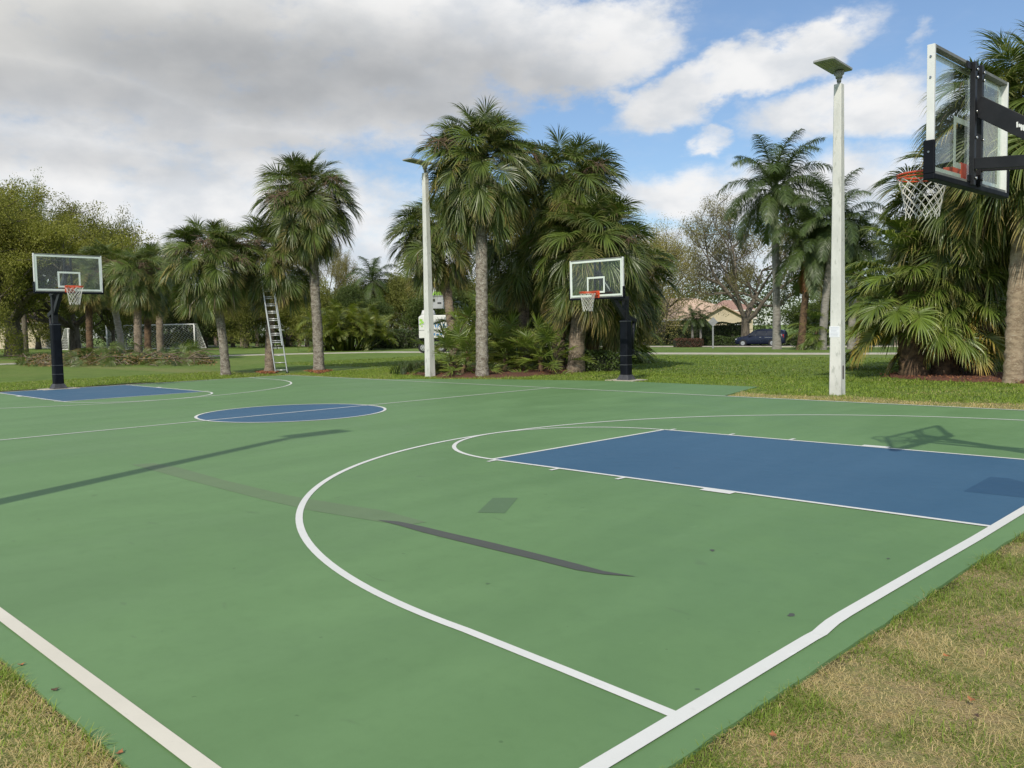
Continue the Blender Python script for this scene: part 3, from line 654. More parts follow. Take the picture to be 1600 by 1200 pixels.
def areca(label, base, rad, h, n, seed):
    rng = random.Random(seed); root = empty('areca_palm', base, 0, label, 'palm shrub')
    b = MB()
    for i in range(n):
        a = i*2.4; r = rad*math.sqrt((i+.5)/n); x, y = r*math.cos(a), r*math.sin(a); hh = h*rng.uniform(.15, .62)
        b.tube([(x*.6, y*.6, 0), (x, y, hh)], [.06, .04], 5)
        for k in range(3):
            e = rng.choice((78, 60, 42, 20)); o = link('frond', rng.choice(PA[e]), None, root); sc = h/3.1*rng.uniform(.6, .9)
            o.location = (x, y, hh); o.rotation_euler = (0, rng.uniform(-.2, .2), rng.uniform(0, 6.28)); o.scale = (sc,)*3
    b.build('stem', M_areca, root); return root
B = spot(545, 547.5); areca('dense yellow green areca palm clump between the tall palm and the diamond sign', B, 3.0, height(B, 470), 60, 81)
B = spot(503, 548); areca('small yellow green areca clump peeking out left of the tall palm trunk', B, 1.0, height(B, 485), 12, 82)

# ------------------------------------------------------------------ broadleaf trees
M_oakl = leafmat('oak_leaves_olive', (.150, .170, .044), (.19, .205, .06), var=.6, trans=.35, rough=.6, spec=.3)
M_oakg = leafmat('tree_leaves_fresh', (.110, .170, .025), (.14, .20, .04), var=.5, trans=.35, rough=.6, spec=.3)
M_dull = leafmat('tree_leaves_dull', (.130, .150, .045), (.16, .18, .06), var=.6, trans=.3, rough=.7, spec=.3)
M_dark = leafmat('tree_leaves_dark', (.060, .095, .028), (.09, .125, .04), var=.6, trans=.25, rough=.6, spec=.3)
M_bare = leafmat('tree_leaves_sparse', (.175, .172, .078), (.22, .21, .10), var=.6, trans=.3, rough=.7, spec=.3)
def skeleton(seed, H, Rr, levels=5, trunkh=.25, up=.35, kids=(3, 4), r0=.4, jit=.5):
    rng = np.random.default_rng(seed); segs = []; tips = []
    def grow(p_, d_, L_, r, lv):
        n = 3; pts = [p_]; q = p_; dd = d_
        for i in range(n): dd = dd+rng.normal(0, .13, 3)+np.array([0, 0, .05 if lv else 0]); dd /= np.linalg.norm(dd); q = q+dd*L_/n; pts.append(q)
        segs.append((pts, r, r*.62, lv))
        if lv >= levels: tips.append((q, dd)); tips.append(((pts[1]+pts[2])/2, dd)); return
        for k in range(rng.integers(kids[0], kids[1]+1)):
            nd = dd*.55+rng.normal(0, 1, 3)*np.array([1, 1, .55])*jit*1.25+np.array([0, 0, up*.4]); nd /= np.linalg.norm(nd)
            st = pts[-1] if k < 2 else pts[2]
            grow(st, nd, L_*rng.uniform(.66, .86), r*.58, lv+1)
    tip = H*trunkh; segs.append(([np.zeros(3), np.array([.05, .03, tip*.5]), np.array([0, 0, tip])], r0*1.25, r0*.85, 0))
    for k in range(5):
        a = k*2.4+rng.uniform(0, 1); e = rng.uniform(.25, 1.1); d_ = np.array([math.cos(a)*math.cos(e), math.sin(a)*math.cos(e), math.sin(e)])
        grow(np.array([0, 0, tip*rng.uniform(.8, 1.)]), d_, (H-tip)*.36, r0*.55, 1)
    P = np.array([t[0] for t in tips]); hi = P[:, 2].max(); rx = np.percentile(np.hypot(P[:, 0], P[:, 1]), 96)
    sz = (H-tip)/max(hi-tip, .1); sx = Rr/rx
    def sc(v): v = np.array(v, float); v[0] *= sx; v[1] *= sx; v[2] = v[2] if v[2] <= tip else tip+(v[2]-tip)*sz; return v
    return [([sc(q) for q in s[0]], s[1], s[2], s[3]) for s in segs], np.array([sc(t[0]) for t in tips])
def limbs_mesh(segs, minr=.0):
    b = MB()
    for pts, a, c, lv in segs:
        if a < minr: continue
        n = len(pts); b.tube(pts, [max(a+(c-a)*i/(n-1), .012) for i in range(n)], 9 if lv == 0 else (6 if lv < 3 else 3), cap=False)
    return b
def leaves_np(tips, per, spread, size, seed, mt, name='crown', flat_=.8, low=None):
    rng = np.random.default_rng(seed); n = len(tips)*per
    nv = rng.normal(0, 1, (n, 3)); nv /= np.linalg.norm(nv, axis=1)[:, None]; C = np.repeat(tips, per, 0)+nv*(rng.uniform(0, 1, n)**.45*2.0)[:, None]*spread*np.array([1, 1, flat_])
    a = rng.normal(0, 1, (n, 3)); a /= np.linalg.norm(a, axis=1)[:, None]; b = rng.normal(0, 1, (n, 3)); b -= (b*a).sum(1)[:, None]*a; b /= np.linalg.norm(b, axis=1)[:, None]
    s = (size*rng.uniform(.6, 1.3, n))[:, None]
    V = np.empty((n, 4, 3)); V[:, 0] = C-a*s; V[:, 1] = C+b*s*.5; V[:, 2] = C+a*s; V[:, 3] = C-b*s*.5
    rr = np.repeat(rng.uniform(0, 1, len(tips)), per)*.6+rng.uniform(0, .4, n)
    A = np.zeros((n, 4, 4)); A[..., 0] = rng.uniform(0, 1, n)[:, None]; A[..., 1] = rr[:, None]; A[..., 3] = 1
    return me_np(name, V.reshape(-1, 3), np.arange(n*4).reshape(-1, 4), mt, False, A.reshape(-1, 4))
TREES = {}
def treeset(key, seed, H, Rr, mt, per, spread, size, levels=4, **kw):
    segs, tips = skeleton(seed, H, Rr, levels, **kw)
    b = limbs_mesh(segs); TREES[key] = (b.mesh('limbs', M_bark), leaves_np(tips, per, spread, size, seed, mt), H, Rr, len(tips))
treeset('oakA', 1, 13, 9.5, M_oakl, 150, .42, .075, 5, kids=(3, 3), trunkh=.22, r0=.55)
treeset('oakB', 2, 11, 8, M_oakl, 180, .42, .075, 5, kids=(2, 3), trunkh=.2, r0=.4)
treeset('dullA', 3, 9, 5, M_dull, 120, .6, .095, 4, trunkh=.12, r0=.25)
treeset('dullB', 4, 9, 5, M_dull, 120, .65, .095, 4, trunkh=.15, r0=.25)
treeset('darkA', 5, 9, 4.5, M_dark, 140, .6, .095, 4, trunkh=.1, r0=.25)
treeset('sparse', 6, 11, 9, M_bare, 75, .38, .06, 5, kids=(3, 3), trunkh=.2, r0=.42)
treeset('bare', 7, 9, 6, M_bare, 45, .42, .055, 5, kids=(3, 3), trunkh=.12, r0=.28)
treeset('fresh', 8, 13, 7, M_oakg, 90, .6, .09, 4, trunkh=.3, r0=.4)
def tree(key, label, base, H, Rr, rz, group=None, name='oak_tree', cat='tree'):
    lm, cr, h0, r0, _ = TREES[key]; root = empty(name, base, rz, label, cat, group)
    sc = (Rr/r0, Rr/r0, H/h0)
    o = link('trunk', lm, None, root); o.scale = sc; o = link('crown', cr, None, root); o.scale = sc; return root
def treepx(key, label, px, py, ytop, wpx, rz, dx=0, **kw):
    B = spot(px, py); B2 = B+RH*dx/ppm(B); return tree(key, label, B2, height(B, ytop), wpx/2/ppm(B), rz, **kw)
treepx('oakA', 'broad olive leaved oak with thick dark trunk at the left edge of the photo', 22, 556, 290, 400, .4)
treepx('oakB', 'spreading olive oak behind the far hoop with a low bent limb', 118, 552, 318, 290, 2.2)
treepx('oakB', 'olive leaved oak just past the left edge, filling the corner behind the far hoop', -70, 560, 262, 300, 4.0)
treepx('fresh', 'tree with bright fresh green top above the left oaks', 40, 549, 272, 130, 1.0, name='tree')
treepx('dullB', 'feathery dull olive tree between the left oaks and the palm group', 178, 549, 335, 110, 2.0, name='tree')
treepx('sparse', 'thin leaved spreading oak beside the dark blue minivan', 1178, 540.5, 312, 270, .9, dx=-14)
treepx('bare', 'nearly bare grey tree in front of the cream house left half', 1022, 538.5, 335, 190, 2.5, name='tree')
treepx('bare', 'second thin grey tree behind the side hoop at the left of the house', 985, 536, 360, 150, 4.5, name='tree')
treepx('sparse', 'half bare oak above the areca clump right of the tall palm', 515, 541, 382, 130, 5.0)
G_ = 'trees of the far tree line'
wall = [('dullA', 'round', 260, 430, 130), ('darkA', 'dark', 320, 452, 120), ('dullB', 'soft', 385, 440, 130), ('dullA', 'pale', 450, 455, 130), ('dullB', 'olive', 480, 440, 120), ('darkA', 'dense', 560, 447, 100),
        ('dullA', 'wide', 610, 436, 120), ('dullB', 'taller', 648, 428, 120), ('darkA', 'shaded', 700, 430, 130), ('dullA', 'middle', 770, 440, 130), ('darkA', 'hidden', 850, 430, 140), ('dullB', 'far', 930, 440, 120),
        ('darkA', 'low', 1290, 455, 120), ('dullA', 'grey', 1360, 440, 150), ('darkA', 'green', 1430, 440, 150), ('dullB', 'right', 1500, 435, 150), ('darkA', 'last', 1580, 430, 150), ('dullB', 'edge', 1660, 430, 160), ('dullA', 'leftmost', -160, 400, 200), ('dullB', 'second', 60, 440, 160), ('darkA', 'third', 170, 440, 140)]
where = ['right of the brush heap palms', 'behind the soccer goal right end', 'behind the leaning whitish palm', 'behind the ladder', 'behind the tall palm by the ladder', 'behind the areca clump', 'behind the diamond sign', 'behind the bucket truck left side',
         'behind the middle lamp post palms', 'behind the tallest cabbage palm', 'behind the mulch bed palms', 'behind the side hoop', 'behind the near lamp post', 'left behind the fan palm clump', 'behind the fan palm clump', 'behind the dark trunked palm', 'behind the right edge palm', 'past the right edge',
         'past the left edge', 'behind the far hoop', 'behind the pale grey trunked palm']
desc = {'dullA': 'dull green rounded tree', 'dullB': 'dull olive loose tree', 'darkA': 'dark green dense tree'}
for i, ((k_, a, px, yt, w), wh) in enumerate(zip(wall, where)):
    treepx(k_, desc[k_]+' '+wh, px, 538.5-(px-800)*.009+(i % 3)*.5, yt, w, i*1.3, group=G_, name='tree')
# far wood behind everything
rngw = np.random.default_rng(5); tp = []
for i in range(2600):
    px = rngw.uniform(-700, 2300); dep = rngw.uniform(175, 215); P = CAM+ray(px, 520)*dep; hgt = 12.5+1.6*math.sin(px*.021)+1.2*math.sin(px*.057+1)
    tp.append((P[0], P[1], -.85+rngw.uniform(0, 1)**.8*hgt))
tag(link('far_wood', leaves_np(np.array(tp), 40, 1.5, .36, 9, M_dark, 'far_wood', 1.)), 'distant dark wood closing the view behind all the trees', 'wood', None, 'stuff')

# small grove of cabbage palms in the distance (each one crown mesh)
def crown_small(seed):
    rng = random.Random(seed); Vs = []; Fs = []; As = []; nb = 0
    fr = [frond('f', e, 900+e+seed, .8, 1.0, 16, M_frond, nseg=3, lwid=.09) for e in (70, 40, 10, -20, -45)]
    for i in range(30):
        me = fr[min(4, i*5//30)]; a = i*2.4; c, s_ = math.cos(a), math.sin(a); n = len(me.vertices); v = np.empty(n*3, np.float32); me.vertices.foreach_get('co', v); v = v.reshape(-1, 3)
        Vs += [(x*c-y*s_, x*s_+y*c, z-.5*i/30) for x, y, z in v]; at = np.empty(n*4, np.float32); me.attributes['leafcol'].data.foreach_get('color', at); As.append(at)
        Fs += [tuple(nb+j for j in p_.vertices) for p_ in me.polygons]; nb += n
    me = bpy.data.meshes.new('crown'); me.from_pydata(Vs, [], Fs); at = me.attributes.new('leafcol', 'FLOAT_COLOR', 'POINT'); at.data.foreach_set('color', np.concatenate(As)); me.update(); me.materials.append(M_frond); return me
CS = [crown_small(0), crown_small(1)]; TS = trunk_mesh('trunk', [(0, 0, -.1), (.1, 0, 2), (0, .1, 5)], .24, .2, M_trunk, rings=.3, seg=10)
grove = [(262, 541, 490), (283, 542, 478), (300, 541, 492), (322, 542, 484), (338, 541, 495), (364, 542, 486), (378, 541, 492), (386, 542.5, 482), (402, 541, 494), (455, 540, 490), (468, 541, 496), (96, 545, 470), (1340, 541, 470), (1400, 541, 465), (662, 541, 455)]
gl = ['behind the goal, far left of the grove', 'behind the middle of the goal', 'behind the goal right post', 'just right of the goal', 'left of the whitish leaning palm trunk', 'right of the whitish leaning palm trunk', 'third right of the whitish leaning trunk', 'nearest left of the ladder palm trunk',
      'close behind the ladder palm trunk', 'seen through the gap right of the ladder', 'just left of the tall palm trunk', 'left of the far hoop post', 'behind the near lamp post', 'behind the fan palm clump', 'behind the bucket truck']
for i, ((px, py, yt), wh) in enumerate(zip(grove, gl)):
    B = spot(px, py); h = height(B, yt); root = empty('cabbage_palm', B, i*1.1, 'small distant cabbage palm '+wh, 'palm tree', 'distant cabbage palms')
    o = link('trunk', TS, None, root); o.scale = (1, 1, h/5); o = link('crown', CS[i % 2], None, root); o.location = (0, 0, h); o.scale = (1.15,)*3

# hedges
def hedge(label, a, b, w, h, mt, dens, seed, group=None, size=.09):
    a, b = Vector(a), Vector(b); L_ = (b.xy-a.xy).length; ang = math.atan2(b.y-a.y, b.x-a.x); root = empty('hedge', a, ang, label, 'hedge', group)
    rng = np.random.default_rng(seed); n = int(L_*dens); side = rng.integers(0, 3, n)
    x = rng.uniform(0, L_, n); y = rng.uniform(-w/2, w/2, n); z = rng.uniform(0, h, n)
    y = np.where(side == 0, -w/2, y); z = np.where(side == 1, h, z); wob = .08*np.sin(x*1.3)+.06*np.sin(x*3.1)
    tips = np.stack([x, y, np.clip(z, 0.02, None)+wob*(z > h*.6)], 1)
    link('foliage', leaves_np(tips, 3, .07, size, seed, mt, 'foliage'), None, root)
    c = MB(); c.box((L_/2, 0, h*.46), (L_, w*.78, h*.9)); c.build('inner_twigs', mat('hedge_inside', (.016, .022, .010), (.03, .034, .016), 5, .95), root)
    return root
M_hedge = leafmat('hedge_leaves', (.050, .085, .022), (.07, .11, .03), var=.55, trans=.2, rough=.5)
M_red = leafmat('copper_hedge_leaves', (.085, .040, .028), (.11, .05, .03), var=.5, trans=.15, rough=.6)
def hpx(label, x0, x1, y0, yt, mt, seed, w=1.2, y1=None, size=.09):
    a = spot(x0, y0); b = spot(x1, y1 or y0-(x1-x0)*.009); return hedge(label, a, b, w, height(a, yt), mt, 260, seed, size=size)
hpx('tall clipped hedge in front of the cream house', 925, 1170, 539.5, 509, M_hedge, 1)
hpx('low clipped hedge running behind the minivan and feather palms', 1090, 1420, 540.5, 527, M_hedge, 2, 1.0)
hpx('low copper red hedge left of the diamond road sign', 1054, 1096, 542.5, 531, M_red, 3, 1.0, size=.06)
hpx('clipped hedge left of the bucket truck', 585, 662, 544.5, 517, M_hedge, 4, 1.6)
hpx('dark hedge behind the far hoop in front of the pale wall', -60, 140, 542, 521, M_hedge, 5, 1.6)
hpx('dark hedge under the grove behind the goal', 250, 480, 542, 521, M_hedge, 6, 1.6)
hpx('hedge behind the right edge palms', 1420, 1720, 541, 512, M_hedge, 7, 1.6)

# low plants in the mulch beds
M_mulch = mat('red_mulch', (.15, .055, .030), (.075, .032, .020), 14, .95, 1., 60, c3=(.20, .10, .06))
def bed(label, poly, seed, h=.05):
    rng = random.Random(seed); pts = [Vector(p_) for p_ in poly]; out = rag([p_[:2] for p_ in pts], .08, .5, seed); c = sum((Vector(o) for o in out), Vector((0, 0)))/len(out)
    V = [(x, y, -.02) for x, y in out]+[((Vector((x, y))*.9+c*.1).x, (Vector((x, y))*.9+c*.1).y, h) for x, y in out]+[(c.x, c.y, h*1.3)]; n = len(out)
    Fc = [(i, (i+1) % n, n+(i+1) % n, n+i) for i in range(n)]+[(n+i, n+(i+1) % n, 2*n) for i in range(n)]
    me = bpy.data.meshes.new('mulch_bed'); me.from_pydata(V, [], Fc); me.update(); me.materials.append(M_mulch); o = link('mulch_bed', me); tag(o, kind='structure')
    R2 = np.random.default_rng(seed); chips = []
    A = np.array(out); 
    for i in range(260):
        k = R2.integers(0, n); t = R2.uniform(0, 1)**.5; q = A[k]*t+np.array(c)*(1-t); chips.append((q[0], q[1], h+.012))
    link('bark_chips', leaves_np(np.array(chips), 3, .12, .035, seed, M_chip, 'bark_chips', .05), None, o, 'stuff')
M_chip = leafmat('bark_chip', (.19, .08, .045), (.22, .11, .06), var=.5, trans=0., rough=.9)
bed('', gp((628, 584.5), (700, 590.5), (790, 589), (880, 584), (950, 578), (968, 571), (930, 567), (850, 565), (760, 563), (670, 567), (625, 575)), 1)
bed('', gp((1375, 588), (1440, 593), (1560, 597), (1640, 601), (1700, 596), (1640, 586), (1520, 582), (1400, 582)), 2)
bed('', gp((480, 580.5), (500, 584), (516, 580), (499, 577.5)), 3, .03)
bed('', gp((405, 582), (421, 584.5), (432, 582), (421, 579.5)), 4, .03)

def tuft(label, B, R1, h, n, seed, mt, name='liriope_clump', cat='plant', group=None):
    rng = np.random.default_rng(seed); V = []; A = []; Q = []
    for i in range(n):
        x, y = rng.normal(0, R1*.5, 2); a = rng.uniform(0, 6.28); d_ = np.array([math.cos(a)*.5, math.sin(a)*.5, 1.]); d_ /= np.linalg.norm(d_); q = np.array([x, y, 0.]); ln = h*rng.uniform(.7, 1.3); Wd = np.array([-math.sin(a), math.cos(a), 0]); b = len(V); rr = rng.uniform()
        for j in range(4):
            w = .014*(1-j/3.2); V += [q+Wd*w, q-Wd*w]; A += [(j/3, rr, 0, 1)]*2; d_ = d_+np.array([math.cos(a)*.5, math.sin(a)*.5, -.3])*j/2.4; d_ /= np.linalg.norm(d_); q = q+d_*ln/3
        Q += [(b+2*j, b+2*j+1, b+2*j+3, b+2*j+2) for j in range(3)]
    root = empty(name, B, 0, label, cat, group); link('leaf_blades', me_np('leaf_blades', V, Q, M_dkgrass, False, A), None, root, 'stuff'); return root
M_dkgrass = leafmat('strap_leaves', (.045, .075, .028), (.10, .13, .06), var=.5, trans=.2, rough=.5)
tuft('low dark strappy plant left of the middle lamp post', spot(645, 583), .7, .55, 420, 1, None)
tuft('low dark strappy plant just right of the middle lamp post', spot(684, 583), .5, .65, 300, 2, None)
B = spot(932, 579); hs = hedge('small round leaved shrub at the right end of the mulch bed', B-RH*.75+Vector((0, 0, 0)), B+RH*.75, 1.0, height(B, 555), M_hedge, 420, 9, size=.045); hs.name = 'low_shrub'; hs['category'] = 'shrub'

# brush heap of cut fronds and branches
def brush():
    root = empty('brush_heap', spot(190, 570), 0, 'long heap of cut palm fronds and branches on the lawn behind the far hoop', 'brush heap')
    rng = random.Random(4); o0 = root.location; els = (24, 12, 0)
    for i in range(230):
        t = rng.random(); px = 45+t*285; B = spot(px, 569+rng.uniform(-4, 3)-(px-45)*.006)-o0; hh = (.18+.62*math.sin(math.pi*min(1, .1+t))**.5)*rng.random()
        key = rng.choice(('sabal', 'sabal', 'sabal', 'sabaly', 'sabald')); e = rng.choice(els) if key == 'sabal' else (-14 if key == 'sabaly' else -30)
        o = link('cut_frond', rng.choice(FR[key][e]), None, root); o.location = B+Vector((0, 0, hh*.85+.1)); o.rotation_euler = (rng.uniform(-1.2, 1.2), rng.uniform(-.3, .5), rng.uniform(0, 6.28)); o.scale = (rng.uniform(.6, .9),)*3
    b = MB()
    for i in range(110):
        px = rng.uniform(40, 332); B = spot(px, 570.5+rng.uniform(-4, 3)-(px-45)*.004)-o0; a = rng.uniform(0, 6.28); L_ = rng.uniform(.6, 2.2); z = rng.uniform(.02, .5)
        b.tube([B+Vector((0, 0, z)), B+Vector((math.cos(a)*L_*.5, math.sin(a)*L_*.5, z+rng.uniform(-.05, .3))), B+Vector((math.cos(a)*L_, math.sin(a)*L_, max(.02, z+rng.uniform(-.3, .3))))], [.03, .022, .01], 4, cap=False)
    b.build('branch', mat('dead_branch', (.22, .17, .12), (.10, .075, .05), 5, .9), root, kind='stuff')
    tp = []
    for i in range(150):
        t = rng.random(); px = 45+t*285; B = spot(px, 570+rng.uniform(-3, 2.5)-(px-45)*.005)-o0; hh = (.15+.5*math.sin(math.pi*min(1, .12+t))**.5)*rng.random(); tp.append((B.x, B.y, hh))
    link('dead_leaves', leaves_np(np.array(tp), 12, .22, .07, 3, M_frondd, 'dead_leaves', .5), None, root, 'stuff')
brush()

# ------------------------------------------------------------------ basketball hoops
M_blk = mat('black_paint', (.008, .009, .011), (.014, .015, .018), 5, .5, .05, 60, spec=.35)
M_pad = mat('black_vinyl_pad', (.004, .005, .008), (.007, .009, .014), 3, .6, .25, 6, spec=.15)
M_alu = mat('white_frame_paint', (.74, .76, .74), (.66, .68, .66), 3, .45)
M_galv = mat('grey_channel', (.20, .21, .19), (.14, .15, .14), 5, .6)
M_print = mat('white_glass_print', (.70, .76, .70), (.62, .69, .62), 4, .5)
M_org = mat('orange_rim', (.62, .085, .028), (.50, .070, .025), 9, .42)
M_net = mat('white_net_cord', (.82, .81, .76), (.66, .64, .58), 20, .9)
M_bolt = mat('bright_bolt', (.55, .55, .53), (.42, .42, .40), 10, .3, metal=1.)
M_foot = mat('hoop_footing', (.52, .48, .40), (.40, .36, .29), 4, .9, .3)
def glassmat():
    m = bpy.data.materials.new('clear_glass'); m.use_nodes = True; t = NT(m.node_tree)
    o = t.n('ShaderNodeOutputMaterial'); gl_ = t.n('ShaderNodeBsdfGlossy'); gl_.inputs['Roughness'].default_value = .02; gl_.inputs[0].default_value = (.9, .95, .92, 1)
    tr = t.n('ShaderNodeBsdfTransparent'); g = t.n('ShaderNodeNewGeometry').outputs['Position']
    t.set(tr.inputs[0], t.mix(t.ss(t.noise(g, 7, 4, .6), .45, .75, 0., 1.), (.97, .99, .975), (.94, .965, .95)))
    gn = t.n('ShaderNodeNewGeometry'); dt = t.n('ShaderNodeVectorMath', operation='DOT_PRODUCT'); t.set(dt.inputs[0], gn.outputs['Normal']); t.set(dt.inputs[1], gn.outputs['Incoming']); fr5 = t.m('ADD', t.m('MULTIPLY', t.m('POWER', t.m('SUBTRACT', 1., t.m('ABSOLUTE', dt.outputs['Value'])), 5.), .9), .035); df = t.n('ShaderNodeBsdfDiffuse'); df.inputs[0].default_value = (.6, .62, .58, 1)
    m1 = t.n('ShaderNodeMixShader'); t.set(m1.inputs[0], fr5); t.set(m1.inputs[1], tr.outputs[0]); t.set(m1.inputs[2], gl_.outputs[0])
    m2 = t.n('ShaderNodeMixShader'); t.set(m2.inputs[0], t.ss(t.noise(g, 3, 5, .6), .4, .8, .0, .035)); t.set(m2.inputs[1], m1.outputs[0]); t.set(m2.inputs[2], df.outputs[0]); t.set(o.inputs[0], m2.outputs[0]); return m
M_glass = glassmat()
def netmesh(R1, seed, Hn=.46):
    rng = random.Random(seed); b = MB(); n = 12; rows = 7
    def pt(i, k):   # i in half steps
        t = k/rows; r = R1*(1-.42*t**.7)*(1+.03*math.sin(i)); a = 2*math.pi*i/n; w = .015*t; return Vector((r*math.cos(a)+w*math.sin(3*a+seed), r*math.sin(a)+w*math.cos(2*a), -Hn*t-.008*math.sin(5*a+seed)*t))
    for i in range(n):
        for dr in (-.5, .5):
            pts = [pt(i+dr*(k % 2), k) for k in range(rows+1)]
            b.tube(pts, [.0042]*len(pts), 4, cap=False)
    for i in range(n):
        pts = [pt(i+.5, rows), pt(i+.5, rows)+Vector((.004, .003, -.028))]; b.tube(pts, [.006, .003], 4, cap=False)
    return b.mesh('net', M_net)
def hoop(label, C, zb, yaw, poleoff, poletop, rear=False, padtop=1.85, tilt=0, decal=True, seed=0, poleside=0., netlen=.46):
    """local frame: +x points from the pole towards the court, board plane x=0, y across"""
    root = empty('basketball_hoop', (C[0], C[1], 0), yaw, label, 'basketball hoop', 'the three basketball hoops')
    w, h = 1.83, 1.07; px_ = -poleoff
    # glass and printing
    g = MB(); g.box((0, 0, zb+h/2), (.012, w-.04, h-.04)); g.build('backboard_glass', M_glass, root)
    pr = MB(); bw = .05; x = .0085
    def rect(y0, y1, z_0, z_1, t_):
        pr.box((x, (y0+y1)/2, z_1-t_/2), (.003, y1-y0, t_)); pr.box((x, (y0+y1)/2, z_0+t_/2), (.003, y1-y0, t_))
        pr.box((x, y0+t_/2, (z_0+z_1)/2), (.003, t_, z_1-z_0-2*t_)); pr.box((x, y1-t_/2, (z_0+z_1)/2), (.003, t_, z_1-z_0-2*t_))
    rect(-w/2+.035, w/2-.035, zb+.035, zb+h-.035, bw); pr.build('border_print', M_print, root)
    pr = MB(); rect(-.305, .305, zb+.13, zb+.13+.45, bw); pr.build('target_square', M_print, root)
    f = MB(); d_ = .062; xo = -.022
    f.box((xo, -w/2+.016, zb+h/2), (d_, .03, h)); f.build('side_frame', M_alu, root, .003); f = MB(); f.box((xo, w/2-.016, zb+h/2), (d_, .03, h)); f.build('side_frame', M_alu, root, .003)
    f = MB(); f.box((xo, 0, zb+h-.014), (d_-.002, w-.064, .028)); f.build('cross_frame', M_galv, root, .002); f = MB(); f.box((xo, 0, zb+.014), (d_-.002, w-.064, .028)); f.build('cross_frame', M_galv, root, .002)
    p_ = MB(); p_.box((xo, 0, zb-.022), (d_+.03, w+.035, .05)); p_.build('bottom_pad', M_pad, root, .008)
    for s_ in (-1, 1): c = MB(); c.box((xo, s_*(w/2+.006), zb+.14), (d_+.032, .03, .28)); c.build('corner_pad', M_pad, root, .008)
    b = MB()
    for s_ in (-1, 1):
        for z in (.97, .80, .18): b.tube([(xo-.001, s_*(w/2-.001 if z > .3 else w/2+.021), zb+z), (xo, s_*(w/2+.008 if z > .3 else w/2+.028), zb+z)], .009, 8)
    for z in (1.0, .93, .63, .40, .12, .04):
        for y in (-.085, .085): b.tube([(-.10, y, zb+z), (-.115, y, zb+z)], .012, 8)
    b.build('bolts', M_bolt, root, kind='stuff')
    # mounting uprights
    for s_ in (-1, 1):
        m_ = MB(); m_.box((-.075, s_*.085, zb+h/2-.01), (.045, .05, h+.02)); m_.build('mounting_upright', M_blk, root, .003)
    m_ = MB(); m_.box((-.062, 0, zb+h-.04), (.016, .42, .06)); m_.box((-.062, 0, zb+.04), (.016, .30, .06)); m_.build('mounting_plate', M_blk, root)
    # arms
    a = MB(); a.bar((-.08, 0, zb+.70), (px_+.02, poleside, poletop-.62), .10, .17); a.build('main_arm', M_blk, root, .004)
    for s_ in (-1, 1): a = MB(); a.bar((-.08, s_*.085, zb+.17), (px_+.0, poleside+s_*.115, min(poletop-.08, zb+.02)), .03, .10); a.build('lower_arm', M_blk, root, .003)
    if decal:
        for s_ in (-1, 1):
            dc = MB(); rr = random.Random(3); A0 = Vector((-.08, 0, zb+.70)); B0 = Vector((px_+.02, poleside, poletop-.62)); t_ = (B0-A0).normalized()
            for k in range(14):
                q = A0+t_*(.42+k*.022)+Vector((0, s_*.0515, 0)); dc.bar(q+Vector((0, 0, rr.uniform(-.03, .0))), q+Vector((rr.uniform(-.01, .01), 0, rr.uniform(.015, .04))), .004, .013, up=(1, 0, 0))
            dc.build('maker_mark', M_alu, root)
    # pole, pad, base
    p_ = MB(); p_.box((px_, poleside, poletop/2+.02), (.15, .15, poletop)); p_.build('pole', M_blk, root, .006)
    p_ = MB(); p_.box((px_, poleside, padtop/2+.14), (.27, .27, padtop), taper=.94); pd = p_.build('pole_pad', M_pad, root, .035)
    st = MB()
    for z in (.45, .72, padtop+.1): st.box((px_, poleside, z), (.276-.008*(z > 1)*2, .276-.008*(z > 1)*2, .012))
    st.build('strap', mat('pad_strap', (.10, .11, .12), (.07, .07, .08), 6, .5), pd)
    bs = MB(); bs.box((px_, poleside, .085), (.42, .42, .15), taper=.66); bs.build('base_cover', mat('base_cover_grey', (.03, .032, .036), (.07, .07, .075), 4, .6), root, .01)
    ft = MB(); ft.box((px_, poleside, .0), (.75, 1.0, .022)); ft.build('footing', M_foot, root)
    # height adjuster behind the pole
    ad = MB(); ad.bar((px_-.03, poleside, poletop-.55), (px_-.5, poleside, poletop-.7), .10, .12); ad.build('adjuster_bracket', M_blk, root, .004)
    ad = MB(); ad.tube([(px_-.42, poleside, poletop-.66), (px_-.32, poleside, poletop-1.55)], .045, 10); ad.build('lift_cylinder', M_blk, root)
    ad = MB(); ad.box((px_-.31, poleside, poletop-1.6), (.12, .10, .16)); ad.tube([(px_-.31, poleside+.05, poletop-1.6), (px_-.31, poleside+.17, poletop-1.6), (px_-.31, poleside+.17, poletop-1.74)], .012, 6); ad.build('crank', M_blk, root)
    # rim
    zr = zb+.15; br = MB(); br.box((.05, 0, zr-.03), (.085, .20, .10)); br.box((.014, 0, zr-.06), (.02, .26, .20)); br.bar((.09, -.08, zr-.005), (.17, -.10, zr-.005), .02, .05); br.bar((.09, .08, zr-.005), (.17, .10, zr-.005), .02, .05)
    br.build('rim_bracket', M_org, root, .004)
    r_ = MB(); xc = .15+.235; r_.ring((xc, 0, zr), .2305, .010, 48, 8); 
    r_.ring((xc, 0, zr-.030), .2305, .007, 48, 6)
    for k in range(12): a_ = 2*math.pi*(k+.5)/12; q = Vector((xc+.2305*math.cos(a_), .2305*math.sin(a_), zr)); r_.tube([q, q+Vector((0, 0, -.03))], .004, 4)
    rim = r_.build('rim', M_org, root)
    nt = link('net', netmesh(.225, seed, netlen), None, root); nt.location = (xc, 0, zr-.035)
    return root
hoop('nearest basketball hoop, glass backboard seen from behind at the upper right', (-.67, -.38), 2.82, R_(177.4), 1.8, 2.95, seed=1, netlen=.35)
